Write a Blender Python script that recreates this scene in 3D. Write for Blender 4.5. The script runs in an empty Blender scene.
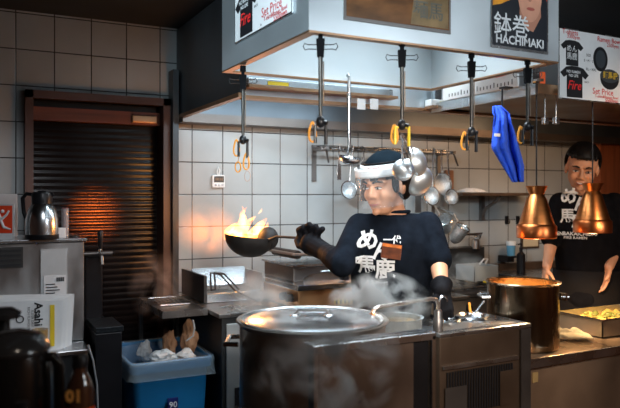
import bpy, bmesh, math, random
from mathutils import Vector, Matrix, noise
from mathutils.bvhtree import BVHTree
random.seed(7)
sc = bpy.context.scene
COL = sc.collection
V = Vector
# ------------------------------------------------------------------ camera
F, H0, VH = 670.0, 1.5, 195.0
R_, S_ = 0.8874, 0.4609
cd = bpy.data.cameras.new('camera'); cam = bpy.data.objects.new('camera', cd); COL.objects.link(cam)
cam.location = (0, 0, H0)
cam.rotation_euler = (math.radians(90), 0, -math.atan2(S_, R_))
cd.sensor_width = 36; cd.lens = F/620*36; cd.shift_y = -9/620; cd.clip_start = .05
cd.dof.use_dof = True; cd.dof.focus_distance = 2.9; cd.dof.aperture_fstop = 3.6
sc.camera = cam
# ------------------------------------------------------------------ world, exposure, large lights
sc.view_settings.view_transform = 'Standard'; sc.view_settings.look = 'None'
sc.view_settings.gamma = 1; sc.view_settings.use_curve_mapping = False
sc.view_settings.exposure = 0.35
w = bpy.data.worlds.new('world'); sc.world = w; w.use_nodes = True
w.node_tree.nodes['Background'].inputs[0].default_value = (.035, .045, .06, 1)
w.node_tree.nodes['Background'].inputs[1].default_value = .35
def area(name, loc, size, power, col, aim=(0, 0, -1), sy=None, spread=180):
    l = bpy.data.lights.new(name, 'AREA'); l.shape = 'RECTANGLE'; l.size = size; l.size_y = sy or size
    l.energy = power; l.color = col; l.spread = math.radians(spread)
    o = bpy.data.objects.new(name, l); COL.objects.link(o); o.location = loc
    o.rotation_euler = V(aim).to_track_quat('-Z', 'Y').to_euler(); return o
def point(name, loc, power, col, r=.03):
    l = bpy.data.lights.new(name, 'POINT'); l.energy = power; l.color = col; l.shadow_soft_size = r
    o = bpy.data.objects.new(name, l); COL.objects.link(o); o.location = loc; return o
def spot(name, loc, aim, power, col, deg=60, r=.04, blend=.6):
    l = bpy.data.lights.new(name, 'SPOT'); l.energy = power; l.color = col; l.spot_size = math.radians(deg)
    l.spot_blend = blend; l.shadow_soft_size = r
    o = bpy.data.objects.new(name, l); COL.objects.link(o); o.location = loc
    o.rotation_euler = (V(aim)-V(loc)).to_track_quat('-Z', 'Y').to_euler(); return o
COOL = (.80, .92, 1.0); WARM = (1, .50, .16)
area('pass_hood_light', (1.42, 2.12, 2.36), .8, 12.5, COOL, sy=.5, spread=115)
area('exhaust_hood_light', (1.75, 2.86, 2.02), 1.1, 8.3, (.74, .90, 1), (0, .75, -1), sy=.08)
area('exhaust_hood_light_far', (3.4, 2.86, 2.02), 1.0, 5, (1, .56, .28), (0, .6, -1), sy=.08)
spot('room_spot', (-.5, .6, 2.35), (.9, 2.1, 2.2), 260, (.72, .9, 1), 36, .12)
spot('room_spot_front', (1.2, -.3, 2.4), (1.75, 1.8, 2.2), 90, (.8, .93, 1), 40, .12)
spot('room_spot_chef', (.70, .25, 1.80), (1.5, 2.5, 1.35), 110, (1, .90, .80), 36, .10)
area('gap_light', (1.7, 2.62, 2.43), 1.3, 9, (.78, .92, 1), sy=.1)
spot('room_spot_right', (2.0, .0, 2.3), (2.9, 2.5, 1.35), 80, (1, .72, .48), 30, .10)
spot('room_spot_left', (.5, 1.0, 2.4), (.1, 3.2, 1.10), 36, (.9, .94, 1), 42, .08)
area('customer_side_light', (3.4, -.6, 2.3), 1.6, 45, (1, .66, .40), (0, -.5, -1))
point('flame_light', (1.14, 3.0, 1.42), 7, (1, .40, .10), .06)
area('room_panel', (2.6, -.9, 2.25), .9, 15, (.85, .94, 1), (-.2, 1, -.1), sy=.5)
spot('counter_spot_left', (.2, .1, 2.2), (.22, 1.25, 1.1), 7, (1, .85, .7), 30, .06)
spot('counter_spot', (1.1, -.1, 2.0), (1.5, 1.8, .95), 70, (1, .78, .60), 40, .08)
spot('griddle_warm_spot', (2.35, 1.2, 2.42), (1.62, 2.9, 1.03), 32, (1, .45, .12), 22, .04)  # unseen warm spot added to turn the griddle front orange
spot('shutter_glow_spot', (1.437, -.77, 1.26), (.653, 3.84, 1.39), 1300, (1, .16, .02), 3.6, .06, 1)  # narrow unseen spot added to put the red glow on the shutter

# ------------------------------------------------------------------ pixel helpers (real distance given each time)
def W(u, v, d):
    cx = (u-310)/F*d
    return V((R_*cx+S_*d, -S_*cx+R_*d, H0+(VH-v)/F*d))
def WY(u, v, Y): return W(u, v, Y/(R_-S_*(u-310)/F))
def WX(u, v, X): return W(u, v, X/(R_*(u-310)/F+S_))
def WZ(u, v, z): return W(u, v, (H0-z)*F/(v-VH))
RIGHT = V((R_, -S_, 0)); FWD = V((S_, R_, 0)); UP = V((0, 0, 1))

# ------------------------------------------------------------------ materials
MATS = {}
def mat(name, col, rough=.5, metal=0, var=.12, scale=9, bump=0, emis=0, ecol=None, trans=0, alpha=1, stretch=None, rvar=0, coat=0, spec=.5):
    if name in MATS: return MATS[name]
    m = bpy.data.materials.new(name); m.use_nodes = True; nt = m.node_tree; b = nt.nodes['Principled BSDF']
    tc = nt.nodes.new('ShaderNodeTexCoord'); mp = nt.nodes.new('ShaderNodeMapping')
    nt.links.new(tc.outputs['Object'], mp.inputs[0])
    if stretch: mp.inputs['Scale'].default_value = stretch
    n = nt.nodes.new('ShaderNodeTexNoise'); n.inputs['Scale'].default_value = scale; n.inputs['Detail'].default_value = 5
    nt.links.new(mp.outputs[0], n.inputs[0])
    r = nt.nodes.new('ShaderNodeValToRGB')
    r.color_ramp.elements[0].position = .3; r.color_ramp.elements[1].position = .7
    r.color_ramp.elements[0].color = [c*(1-var) for c in col]+[1]
    r.color_ramp.elements[1].color = [min(1, c*(1+var)) for c in col]+[1]
    nt.links.new(n.outputs[0], r.inputs[0]); nt.links.new(r.outputs[0], b.inputs['Base Color'])
    b.inputs['Roughness'].default_value = rough; b.inputs['Metallic'].default_value = metal
    b.inputs['Transmission Weight'].default_value = trans; b.inputs['Alpha'].default_value = alpha
    b.inputs['Coat Weight'].default_value = coat; b.inputs['Specular IOR Level'].default_value = spec
    if rvar:
        mr = nt.nodes.new('ShaderNodeMapRange'); mr.inputs[1].default_value = .3; mr.inputs[2].default_value = .7
        mr.inputs[3].default_value = max(.02, rough-rvar); mr.inputs[4].default_value = rough+rvar
        nt.links.new(n.outputs[0], mr.inputs[0]); nt.links.new(mr.outputs[0], b.inputs['Roughness'])
    if bump:
        bp = nt.nodes.new('ShaderNodeBump'); bp.inputs['Strength'].default_value = bump; bp.inputs['Distance'].default_value = .01
        nt.links.new(n.outputs[0], bp.inputs['Height']); nt.links.new(bp.outputs[0], b.inputs['Normal'])
    if emis:
        b.inputs['Emission Color'].default_value = list(ecol or col)+[1]; b.inputs['Emission Strength'].default_value = emis
    MATS[name] = m; return m
steel = mat('steel', (.56, .58, .60), .27, 1, .10, 6, .06, rvar=.08)
steel_bright = mat('steel_bright', (.72, .75, .78), .22, 1, .06, 5, .03, rvar=.05)
steel_panel = mat('steel_panel', (.60, .66, .70), .36, .78, .14, 2.2, .10, rvar=.12)
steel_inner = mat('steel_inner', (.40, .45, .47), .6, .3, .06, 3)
steel_dark = mat('steel_dark', (.17, .16, .155), .38, .8, .25, 5, .08, rvar=.1)
steel_brown = mat('steel_brown', (.15, .105, .075), .38, .7, .3, 4, .08, rvar=.12)
black_steel = mat('black_steel', (.045, .05, .055), .42, .6, .4, 2.5, .04, rvar=.1)
lip_metal = mat('lip_metal', (.45, .27, .16), .35, .9, .25, 4, .05)
iron = mat('iron', (.02, .018, .018), .6, .2, .3, 20, .25)
blackp = mat('black_plastic', (.010, .010, .012), .35, 0, .2, 12, spec=.3)
rubber = mat('black_rubber', (.007, .007, .009), .7, 0, .3, 30, .3, spec=.10)
whitep = mat('white_plastic', (.75, .76, .76), .4, 0, .04)
paper = mat('paper', (.74, .75, .76), .6, 0, .04, 20)
lamp_copper = mat('copper', (.85, .30, .09), .28, 1, .15, 6, .03, stretch=(1, 1, 6))
navy = mat('navy_cotton', (.006, .009, .015), .95, 0, .35, 25, .35, spec=.08)
blackcloth = mat('black_cotton', (.006, .006, .008), .95, 0, .3, 25, .3, spec=.08)
skin = mat('skin', (.68, .33, .19), .5, 0, .07, 14)
hairm = mat('hair', (.005, .004, .004), .5, 0, .3, 60, .5, spec=.2, stretch=(1, 1, .2))
orange_band = mat('orange_strap', (.80, .33, .04), .5, 0, .1)
yellowp = mat('yellow_plastic', (.75, .55, .03), .4, 0, .06)
redm = mat('red_print', (.62, .03, .03), .5, 0, .08)
inkm = mat('black_print', (.01, .011, .014), .5, 0, .1)
whiteink = mat('white_print', (.72, .74, .76), .7, 0, .12, 40)
woodm = mat('brown_wood', (.12, .045, .02), .5, 0, .4, 5, .2, stretch=(6, 6, .6))
blue_bin = mat('blue_plastic', (.010, .17, .40), .42, 0, .12, 6)
clear = mat('clear_plastic', (.9, .94, .97), .08, 0, 0, trans=1, alpha=.22)
bagm = mat('bag_plastic', (.50, .62, .70), .25, 0, .1, 12, .5, alpha=.30)

def tile_mat():
    m = bpy.data.materials.new('wall_tile'); m.use_nodes = True; nt = m.node_tree; b = nt.nodes['Principled BSDF']; L = nt.links.new
    g = nt.nodes.new('ShaderNodeNewGeometry'); s = nt.nodes.new('ShaderNodeSeparateXYZ'); L(g.outputs['Position'], s.inputs[0])
    T = .187
    def mth(op, a, b_=None, c=None):
        n = nt.nodes.new('ShaderNodeMath'); n.operation = op
        for i, x in enumerate((a, b_, c)):
            if x is None: continue
            if isinstance(x, (int, float)): n.inputs[i].default_value = x
            else: L(x, n.inputs[i])
        return n.outputs[0]
    def dist(o, ph):
        fr = mth('FRACT', mth('DIVIDE', mth('SUBTRACT', o, ph-50*T), T))
        return mth('MINIMUM', fr, mth('SUBTRACT', 1, fr)), mth('FLOOR', mth('DIVIDE', mth('SUBTRACT', o, ph-50*T), T))
    dx, ix = dist(s.outputs[0], 1.18); dz, iz = dist(s.outputs[2], 1.503)
    e = mth('MINIMUM', dx, dz)
    groove = mth('SMOOTH_MIN', mth('MULTIPLY', e, 45), 1, .3)
    mask = mth('LESS_THAN', e, .015)
    cmb = nt.nodes.new('ShaderNodeCombineXYZ'); L(ix, cmb.inputs[0]); L(iz, cmb.inputs[1])
    wn = nt.nodes.new('ShaderNodeTexWhiteNoise'); L(cmb.outputs[0], wn.inputs[0])
    n = nt.nodes.new('ShaderNodeTexNoise'); n.inputs['Scale'].default_value = 5; n.inputs['Detail'].default_value = 6; L(g.outputs['Position'], n.inputs[0])
    k = mth('ADD', mth('MULTIPLY', wn.outputs[0], .10), mth('ADD', mth('MULTIPLY', n.outputs[0], .3), .72))
    c1 = nt.nodes.new('ShaderNodeMixRGB'); c1.blend_type = 'MULTIPLY'; c1.inputs[0].default_value = 1
    c1.inputs[1].default_value = (.40, .43, .44, 1); L(k, c1.inputs[2])
    c2 = nt.nodes.new('ShaderNodeMixRGB'); L(mask, c2.inputs[0]); L(c1.outputs[0], c2.inputs[1]); c2.inputs[2].default_value = (.02, .018, .017, 1)
    L(c2.outputs[0], b.inputs['Base Color'])
    b.inputs['Roughness'].default_value = .28
    bp = nt.nodes.new('ShaderNodeBump'); bp.inputs['Strength'].default_value = .5; bp.inputs['Distance'].default_value = .003
    L(groove, bp.inputs['Height']); L(bp.outputs[0], b.inputs['Normal'])
    return m
tilem = tile_mat()

# ------------------------------------------------------------------ mesh builder
ORG = {}
class MB:
    def __init__(s, M=None): s.bm = bmesh.new(); s.M = M or Matrix.Identity(4)
    def _add(s, geomfn, M):
        before = set(s.bm.verts)
        geomfn()
        for v in s.bm.verts:
            if v not in before: v.co = s.M @ (M @ v.co)
        return s
    def box(s, x0, x1, y0, y1, z0, z1, rot=None, pivot=None):
        vs = [(x, y, z) for z in (z0, z1) for y in (y0, y1) for x in (x0, x1)]
        if rot is not None:
            c = V(pivot) if pivot else V(((x0+x1)/2, (y0+y1)/2, (z0+z1)/2))
            vs = [rot @ (V(p)-c)+c for p in vs]
        b = [s.bm.verts.new(s.M @ V(p)) for p in vs]
        for f in ((0, 2, 3, 1), (4, 5, 7, 6), (0, 1, 5, 4), (2, 6, 7, 3), (0, 4, 6, 2), (1, 3, 7, 5)):
            s.bm.faces.new([b[i] for i in f])
        return s
    def ell(s, c, r, n=20, rot=None):
        M = Matrix.Translation(V(c)) @ (rot.to_4x4() if rot is not None else Matrix.Identity(4)) @ Matrix.Diagonal((*(r if hasattr(r, '__len__') else (r, r, r)), 1))
        bmesh.ops.create_uvsphere(s.bm, u_segments=n, v_segments=max(6, n//2+2), radius=1, matrix=s.M @ M); return s
    def tube(s, pts, r, n=8, closed=False, cap=True):
        pts = [V(p) for p in pts]; rs = r if hasattr(r, '__len__') else [r]*len(pts)
        rings = []; N = len(pts); prev = None
        for i, p in enumerate(pts):
            a = pts[(i-1) % N] if (closed or i > 0) else p; b = pts[(i+1) % N] if (closed or i < N-1) else p
            t = (b-a).normalized()
            if prev is None:
                x = t.orthogonal().normalized()
            else:
                x = (prev-t*prev.dot(t)); x = x.normalized() if x.length > 1e-6 else t.orthogonal().normalized()
            prev = x; y = t.cross(x)
            rings.append([s.bm.verts.new(s.M @ (p+(x*math.cos(2*math.pi*k/n)+y*math.sin(2*math.pi*k/n))*rs[i])) for k in range(n)])
        for i in range(N if closed else N-1):
            a, b = rings[i], rings[(i+1) % N]
            for k in range(n): s.bm.faces.new((a[k], a[(k+1) % n], b[(k+1) % n], b[k]))
        if cap and not closed:
            s.bm.faces.new(rings[0][::-1]); s.bm.faces.new(rings[-1])
        return s
    def cap(s, a, b, ra, rb=None, n=14):
        """tapered capsule"""
        rb = ra if rb is None else rb; a = V(a); b = V(b)
        s.tube([a, b], [ra, rb], n); s.ell(a, ra, n); s.ell(b, rb, n); return s
    def lathe(s, prof, c=(0, 0, 0), n=32, ax=(0, 0, 1), close=False):
        q = V((0, 0, 1)).rotation_difference(V(ax)); c = V(c); rings = []
        for r, z in prof:
            if r < 1e-5: rings.append([s.bm.verts.new(s.M @ (q @ V((0, 0, z))+c))])
            else: rings.append([s.bm.verts.new(s.M @ (q @ V((r*math.cos(2*math.pi*k/n), r*math.sin(2*math.pi*k/n), z))+c)) for k in range(n)])
        pr = list(zip(rings, rings[1:]))+([(rings[-1], rings[0])] if close else [])
        for a, b in pr:
            for k in range(n):
                k2 = (k+1) % n
                if len(a) == 1 and len(b) == 1: continue
                if len(a) == 1: s.bm.faces.new((a[0], b[k2], b[k]))
                elif len(b) == 1: s.bm.faces.new((a[k], a[k2], b[0]))
                else: s.bm.faces.new((a[k], a[k2], b[k2], b[k]))
        return s
    def rings(s, rr, cap=True):
        """loft of equal-length point rings"""
        R = [[s.bm.verts.new(s.M @ V(p)) for p in ring] for ring in rr]; n = len(R[0])
        for a, b in zip(R, R[1:]):
            for k in range(n): s.bm.faces.new((a[k], a[(k+1) % n], b[(k+1) % n], b[k]))
        if cap: s.bm.faces.new(R[0][::-1]); s.bm.faces.new(R[-1])
        return s
    def prism(s, pts, o, x, y, t):
        """2-D outline placed at o along x, y, extruded by t along x cross y (centred forward)"""
        o, x, y = V(o), V(x).normalized(), V(y).normalized(); n = x.cross(y)
        s.rings([[o+x*a+y*b for a, b in pts], [o+x*a+y*b+n*t for a, b in pts]]); return s
    def grid(s, fn, nu, nv):
        g = [[s.bm.verts.new(s.M @ V(fn(i/nu, j/nv))) for j in range(nv+1)] for i in range(nu+1)]
        for i in range(nu):
            for j in range(nv): s.bm.faces.new((g[i][j], g[i+1][j], g[i+1][j+1], g[i][j+1]))
        return s
    def build(s, name, m, parent=None, smooth=False, bevel=0, solid=0, sub=0, remesh=0, sm=0, origin=None):
        bmesh.ops.recalc_face_normals(s.bm, faces=s.bm.faces)
        me = bpy.data.meshes.new(name); s.bm.to_mesh(me); s.bm.free(); me.materials.append(m)
        o = bpy.data.objects.new(name, me); COL.objects.link(o)
        if remesh:
            md = o.modifiers.new('r', 'REMESH'); md.mode = 'VOXEL'; md.voxel_size = remesh; md.use_smooth_shade = True
            if sm: k = o.modifiers.new('s', 'SMOOTH'); k.iterations = sm; k.factor = .5
            bake(o)
        if parent is not None:
            org = ORG[parent]; o.parent = parent
        elif origin is not None: org = V(origin)
        else:
            cs = [v.co for v in me.vertices] if not remesh else [v.co for v in o.data.vertices]
            org = V(((min(c.x for c in cs)+max(c.x for c in cs))/2, (min(c.y for c in cs)+max(c.y for c in cs))/2, min(c.z for c in cs)))
        if parent is None: o.location = org
        ORG[o] = org
        o.data.transform(Matrix.Translation(-org))
        if solid: k = o.modifiers.new('t', 'SOLIDIFY'); k.thickness = solid; k.offset = 0
        if bevel: k = o.modifiers.new('b', 'BEVEL'); k.width = bevel; k.segments = 2; k.limit_method = 'ANGLE'
        if sub: k = o.modifiers.new('u', 'SUBSURF'); k.levels = sub; k.render_levels = sub
        if smooth or sub:
            for p in o.data.polygons: p.use_smooth = True
            if not sub and smooth != 'all': 
                try: o.data.set_sharp_from_angle(angle=math.radians(40))
                except Exception: pass
        return o
def bake(o):
    dg = bpy.context.evaluated_depsgraph_get(); dg.update()
    me = bpy.data.meshes.new_from_object(o.evaluated_get(dg)); m = o.data.materials[0] if o.data.materials else None
    o.modifiers.clear(); o.data = me
    if m and not me.materials: me.materials.append(m)
    for p in me.polygons: p.use_smooth = True
def thing(name, label, cat, loc, group=None):
    o = bpy.data.objects.new(name, None); COL.objects.link(o); o.location = loc; o.empty_display_size = .05
    o['label'] = label; o['category'] = cat
    if group: o['group'] = group
    ORG[o] = V(loc); return o
def tag(o, label, cat, group=None, kind=None):
    o['label'] = label; o['category'] = cat
    if group: o['group'] = group
    if kind: o['kind'] = kind
    return o
def struct(o): o['kind'] = 'structure'; return o
def dup(root, loc, label, rot=None):
    r = root.copy(); COL.objects.link(r); r.location = loc; r['label'] = label
    if rot is not None: r.rotation_euler.z = rot
    for ch in [c for c in ALLCH(root)]:
        c = ch.copy(); COL.objects.link(c); c.parent = r
        for g in ALLCH(ch):
            d = g.copy(); COL.objects.link(d); d.parent = c
    return r
def ALLCH(o): return [c for c in bpy.data.objects if c.parent == o]
def text(name, body, pos, x, y, size, m, parent, bold=0, proj=None, off=.0015, align='CENTER', shear=0, sub=0):
    cu = bpy.data.curves.new(name, 'FONT'); cu.body = body; cu.size = size; cu.align_x = align; cu.align_y = 'CENTER'
    cu.offset = bold; cu.shear = shear; cu.resolution_u = 2
    o = bpy.data.objects.new(name, cu); COL.objects.link(o)
    dg = bpy.context.evaluated_depsgraph_get(); dg.update()
    me = bpy.data.meshes.new_from_object(o.evaluated_get(dg)); bpy.data.objects.remove(o)
    x, y = V(x).normalized(), V(y).normalized(); n = x.cross(y).normalized()
    bm = bmesh.new(); bm.from_mesh(me)
    if proj: 
        bmesh.ops.triangulate(bm, faces=bm.faces)
        for _ in range(sub): bmesh.ops.subdivide_edges(bm, edges=[e for e in bm.edges if e.calc_length() > size*.12], cuts=1); bmesh.ops.triangulate(bm, faces=bm.faces)
    for v in bm.verts:
        p = V(pos)+x*v.co.x+y*v.co.y
        if proj:
            h = proj.ray_cast(p+n*.4, -n, 1.0)
            p = (h[0] if h[0] is not None else p)+n*off
        else: p = p+n*off
        v.co = p
    m2 = MB(); m2.bm.free(); m2.bm = bm
    return m2.build(name, m, parent)
def bvh(o):
    return BVHTree.FromPolygons([v.co+ORG[o] for v in o.data.vertices], [p.vertices[:] for p in o.data.polygons])

# ================================================================== STRUCTURE
struct(MB().box(-2, 6, -2, 3.95, -.05, 0).build('floor', mat('floor_tile', (.05, .035, .03), .5, 0, .3)))
struct(MB().box(-2, 6, -2, 3.95, 2.45, 2.5).build('ceiling', mat('ceiling_dark', (.016, .017, .02), .7, 0, .3, 3)))
wb = MB(); wb.box(-2, .315, 3.75, 3.95, 0, 2.45); wb.box(.315, 1.01, 3.75, 3.95, 2.0, 2.45); wb.box(1.01, 5.2, 3.75, 3.95, 0, 2.45)
struct(wb.build('wall_back', tilem))
struct(MB().box(5.2, 5.3, -2, 3.95, 0, 2.45).build('wall_right', woodm))
struct(MB().box(-2.1, -2, -2, 3.95, 0, 2.45).build('wall_left', woodm))
struct(MB().box(-2, 5.2, -2.1, -2, 0, 2.45).build('wall_front', mat('customer_wall', (.22, .12, .06), .6, 0, .3, 3)))
f = MB(); f.box(.285, .325, 3.70, 3.95, 0, 2.04); f.box(1.0, 1.04, 3.70, 3.95, 0, 2.04); f.box(.285, 1.04, 3.70, 3.95, 2.0, 2.04)
struct(f.build('trim_1', mat('door_frame_wood', (.075, .035, .025), .45, 0, .3, 4, .1)))
f = MB(); f.box(.325, 1.0, 3.78, 3.95, 1.895, 1.965); struct(f.build('trim_2', mat('header_wood', (.16, .045, .018), .45, 0, .35, 4, .1, stretch=(.5, 1, 8))))
f = MB(); f.box(.325, .985, 3.80, 3.95, 1.965, 2.0); struct(f.build('trim_3', blackp))
# shutter with rounded slats
f = MB()
def shut(a, b):
    z = b*1.895; k = (z % .034)/.034
    return (.325+a*.675, 3.843-.004*math.sin(math.pi*k)**.6, z)
f.grid(shut, 1, 56*6)
struct(f.build('door_1', mat('shutter', (.008, .006, .006), .22, 0, .25, 8, .05, spec=.16), smooth='all'))
struct(MB().box(1.042, 1.075, 3.66, 3.75, 0, 2.2).build('trim_4', black_steel))
struct(MB().box(4.50, 5.2, 3.66, 3.74, 0, 2.3).build('trim_5', mat('orange_wood_panel', (.30, .085, .03), .45, 0, .3, 4, .1, stretch=(8, 1, .5))))
o = MB().box(.84, .98, 3.76, 3.795, 1.905, 1.945).build('door_closer', lip_metal, bevel=.004); tag(o, 'small brass coloured door closer above the dark shutter', 'door closer')

# ---------- left exhaust hood (large, along the wall)
t = thing('exhaust_hood', 'large dark steel exhaust hood over the back wall cooking line', 'exhaust hood', (1.09, 2.75, 1.93))
MB().box(1.085, 1.1, 2.75, 3.74, 1.95, 2.44).build('side_panel', black_steel, t)
MB().box(1.1, 5.0, 2.75, 2.765, 1.94, 2.44).build('front_panel', steel_panel, t)
g = MB(); g.box(1.08, 5.0, 3.60, 3.74, 1.905, 1.925); g.box(1.08, 5.0, 3.60, 3.61, 1.925, 1.955); g.build('rear_gutter', mat('gutter_metal', (.13, .11, .10), .4, .7, .3, 3, .05), t)
MB().box(1.075, 1.105, 2.75, 3.74, 1.93, 1.95).build('side_lip', lip_metal, t)
g = MB(); g.box(1.1, 5.0, 2.745, 2.80, 1.925, 1.94); g.build('front_gutter', lip_metal, t)
MB().box(1.1, 5.0, 3.615, 3.74, 1.925, 2.44).build('rear_panel', mat('rear_panel_steel', (.10, .12, .14), .35, .7, .3, 2, .04), t)
g = MB()
for i in range(9):
    x = 1.14+i*.425
    g.box(x, x+.40, 3.0, 3.60, 2.2, 2.22, rot=Matrix.Rotation(math.radians(-22), 3, 'X'))
g.build('filter_bank', mat('grease_filter', (.22, .21, .17), .5, .8, .3, 6, .1, stretch=(14, 1, 1)), t)
for x, nm in ((1.9, 0), (3.2, 1)):
    MB().box(x-.62, x+.62, 3.08, 3.22, 2.32, 2.36).build('light_housing', steel, t)
# fixtures on the hood front
def ledge(u0, u1, z, label, stu):
    a, b = WY(u0, 100, 2.75).x, WY(u1, 100, 2.75).x
    t = thing('strip_housing', label, 'light fitting', ((a+b)/2, 2.72, z))
    hg = MB().box(a, b, 2.69, 2.744, z+.012, z+.045).build('housing', whitep if stu > 400 else steel, t, bevel=.004)
    MB().box(a, b+.02, 2.675, 2.744, z, z+.012).build('lower_lip', lip_metal, t)
    s = WY(stu, 88, 2.68).x
    MB().box(s-.05, s+.05, 2.686, 2.6895, z+.018, z+.034).build('sticker', yellowp, hg)
    return t
ledge(243, 386, 1.965, 'long steel strip fitting with yellow sticker on the exhaust hood front, behind the paper tags', 279)
ledge(424, 462, 1.935, 'short white strip fitting with yellow sticker left of the hanging ruler strip', 449)
for u, lab in ((362, 'left of the two small white paper tags clipped under the hood'), (375, 'right of the two small white paper tags clipped under the hood')):
    p = WY(u, 105, 2.66)
    o = MB().box(p.x-.022, p.x+.022, 2.665, 2.668, p.z-.02, p.z+.03).build('paper_tag', paper)
    tag(o, lab, 'paper tag', 'paper tags on the hood')

# ---------- pass hood (rectangular skirt)
PX0, PX1, PY0, PY1, PZ = .905, 1.93, 1.75, 2.49, 1.980
t = pass_hood = thing('pass_hood', 'silver rectangular hood skirt hanging over the pass with posters stuck on it', 'pass hood', (1.4, 2.1, PZ))
MB().box(PX0, PX1, PY0, PY0+.012, PZ+.006, 2.45-.002).build('front_panel', steel_panel, t)
MB().box(PX0, PX0+.012, PY0+.012, PY1, PZ+.006, 2.448).build('left_panel', steel_panel, t)
MB().box(PX0+.012, PX1, PY1-.012, PY1, PZ+.006, 2.448).build('rear_panel', steel_inner, t)
MB().box(PX1-.012, PX1, PY0+.012, PY1-.012, PZ+.006, 2.448).build('right_panel', steel_inner, t)
MB().box(PX0+.013, PX1-.013, PY0+.013, PY1-.013, 2.40, 2.44).build('top_panel', steel_inner, t)
g = MB(); L = .03
g.box(PX0, PX1, PY0, PY0+L, PZ, PZ+.006); g.box(PX0, PX1, PY1-L, PY1, PZ, PZ+.006)
g.box(PX0, PX0+L, PY0+L, PY1-L, PZ, PZ+.006); g.box(PX1-L, PX1, PY0+L, PY1-L, PZ, PZ+.006)
g.build('lower_lip', lip_metal, t)
g = MB(); g.ell(WX(262, 25, PX0-.001), .006, 8); g.build('rivet', steel_dark, t)

# ---------- posters
SHIRT = [(-.5, .26), (-.30, .46), (-.12, .5), (.12, .5), (.30, .46), (.5, .26), (.38, .12), (.27, .2), (.27, -.5), (-.27, -.5), (-.27, .2), (-.38, .12)]
def poster(name, label, o, x, y, w_, h_, m, t_=.003):
    o, x, y = V(o), V(x).normalized(), V(y).normalized()
    n = x.cross(y)
    root = thing(name, label, 'poster', o+x*w_/2)
    MB().prism([(0, 0), (w_, 0), (w_, h_), (0, h_)], o, x, y, t_).build('sheet', m, root)
    return root, (lambda a, b, off=0: o+x*a*w_+y*b*h_+n*(t_+off)), x, y, n
def flat(P, pts, m, name, root, x, y, off=.0008, t_=.0008):
    o = P(0, 0, off); a = P(1, 0, off)-o; b = P(0, 1, off)-o
    return MB().prism([(p[0]*a.length, p[1]*b.length) for p in pts], o, x, y, t_).build(name, m, root)
def shirt_poster(label, o, x, w_, h_):
    root, P, x, y, n = poster('shirt_poster', label, o, x, UP, w_, h_, paper)
    fr = MB()
    flat(P, [(.0, 0), (1, 0), (1, 1), (0, 1), (0, .985), (.99, .985), (.99, .015), (.01, .015), (.01, .985), (0, .985)], steel, 'frame_edge', root, x, y)
    flat(P, [(.20+.34*a, .66+.36*b) for a, b in SHIRT], inkm, 'shirt_picture', root, x, y)
    flat(P, [(.235+.43*a, .255+.44*b) for a, b in SHIRT], inkm, 'shirt_picture', root, x, y, .0018)
    k = w_/.45
    text('lettering', 'T-shirts', P(.17, .95), x, y, .034*k, redm, root, .0002)
    text('lettering', '3300yen', P(.22, .89), x, y, .026*k, redm, root, .0001)
    text('lettering', 'Ramen Bowl', P(.78, .92), x, y, .034*k, redm, root, .0002)
    text('lettering', '2500yen', P(.84, .85), x, y, .026*k, redm, root, .0001)
    text('lettering', 'SIZE', P(.45, .66), x, y, .018*k, inkm, root)
    text('lettering', 'S・M・L', P(.45, .58), x, y, .018*k, inkm, root)
    text('lettering', 'XL・XXL', P(.49, .46), x, y, .018*k, inkm, root)
    text('lettering', 'めん\n馬鹿', P(.19, .66, .002), x, y, .036*k, whiteink, root, .0002)
    text('lettering', 'NO RAMEN\nNO LIFE', P(.21, .365, .003), x, y, .018*k, whiteink, root, .0004)
    text('lettering', 'Fire', P(.22, .20, .003), x, y, .06*k, mat('red_bright', (.8, .03, .03), .5), root, .0006, shear=.3)
    text('lettering', 'BACK', P(.42, .27, .001), x, y, .012*k, inkm, root)
    text('lettering', 'Set Price', P(.68, .155), x, y, .042*k, redm, root, .0001)
    text('lettering', 'T-shirt&Ramen Bowl', P(.74, .085), x, y, .020*k, redm, root, .0001)
    text('lettering', '5500yen', P(.82, .038), x, y, .028*k, redm, root, .0002)
    for (cx, cy, rx, ry, m_) in ((.64, .63, .115, .18, inkm), (.64, .63, .08, .13, mat('bowl_inner', (.05, .06, .07), .3, 0, .2)), (.79, .40, .155, .10, mat('bowl_inner', (.05, .06, .07), .3))):
        flat(P, [(cx+rx*math.cos(a*math.pi/12), cy+ry*math.sin(a*math.pi/12)) for a in range(24)], m_, 'bowl_picture', root, x, y, .0014 if rx < .1 else .0006)
    flat(P, [(.635+.31*(.5-.5*math.cos(a*math.pi/12)), .40-.20*math.sin(a*math.pi/12)**.8) for a in range(13)], inkm, 'bowl_picture', root, x, y, .0004)
    text('lettering', '麺馬鹿', P(.79, .40, .003), x, y, .036*k, mat('gold_print', (.6, .4, .05), .5), root, .0006)
    return root
a, b = WX(235, 38, PX0-.005), WX(292.5, 12, PX0-.005)
shirt_poster('white T-shirt poster cut off by the frame on the left face of the pass hood', (PX0-.002, a.y, 2.060), (0, -1, 0), a.y-b.y, .34)
a, b = V((2.219, 2.015, 1.905)), V((2.625, 2.022, 1.905))
shirt_poster('white poster with T-shirts and black ramen bowls leaning before the overhead shelf edge', a, b-a, (b-a).length, .30)
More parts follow.
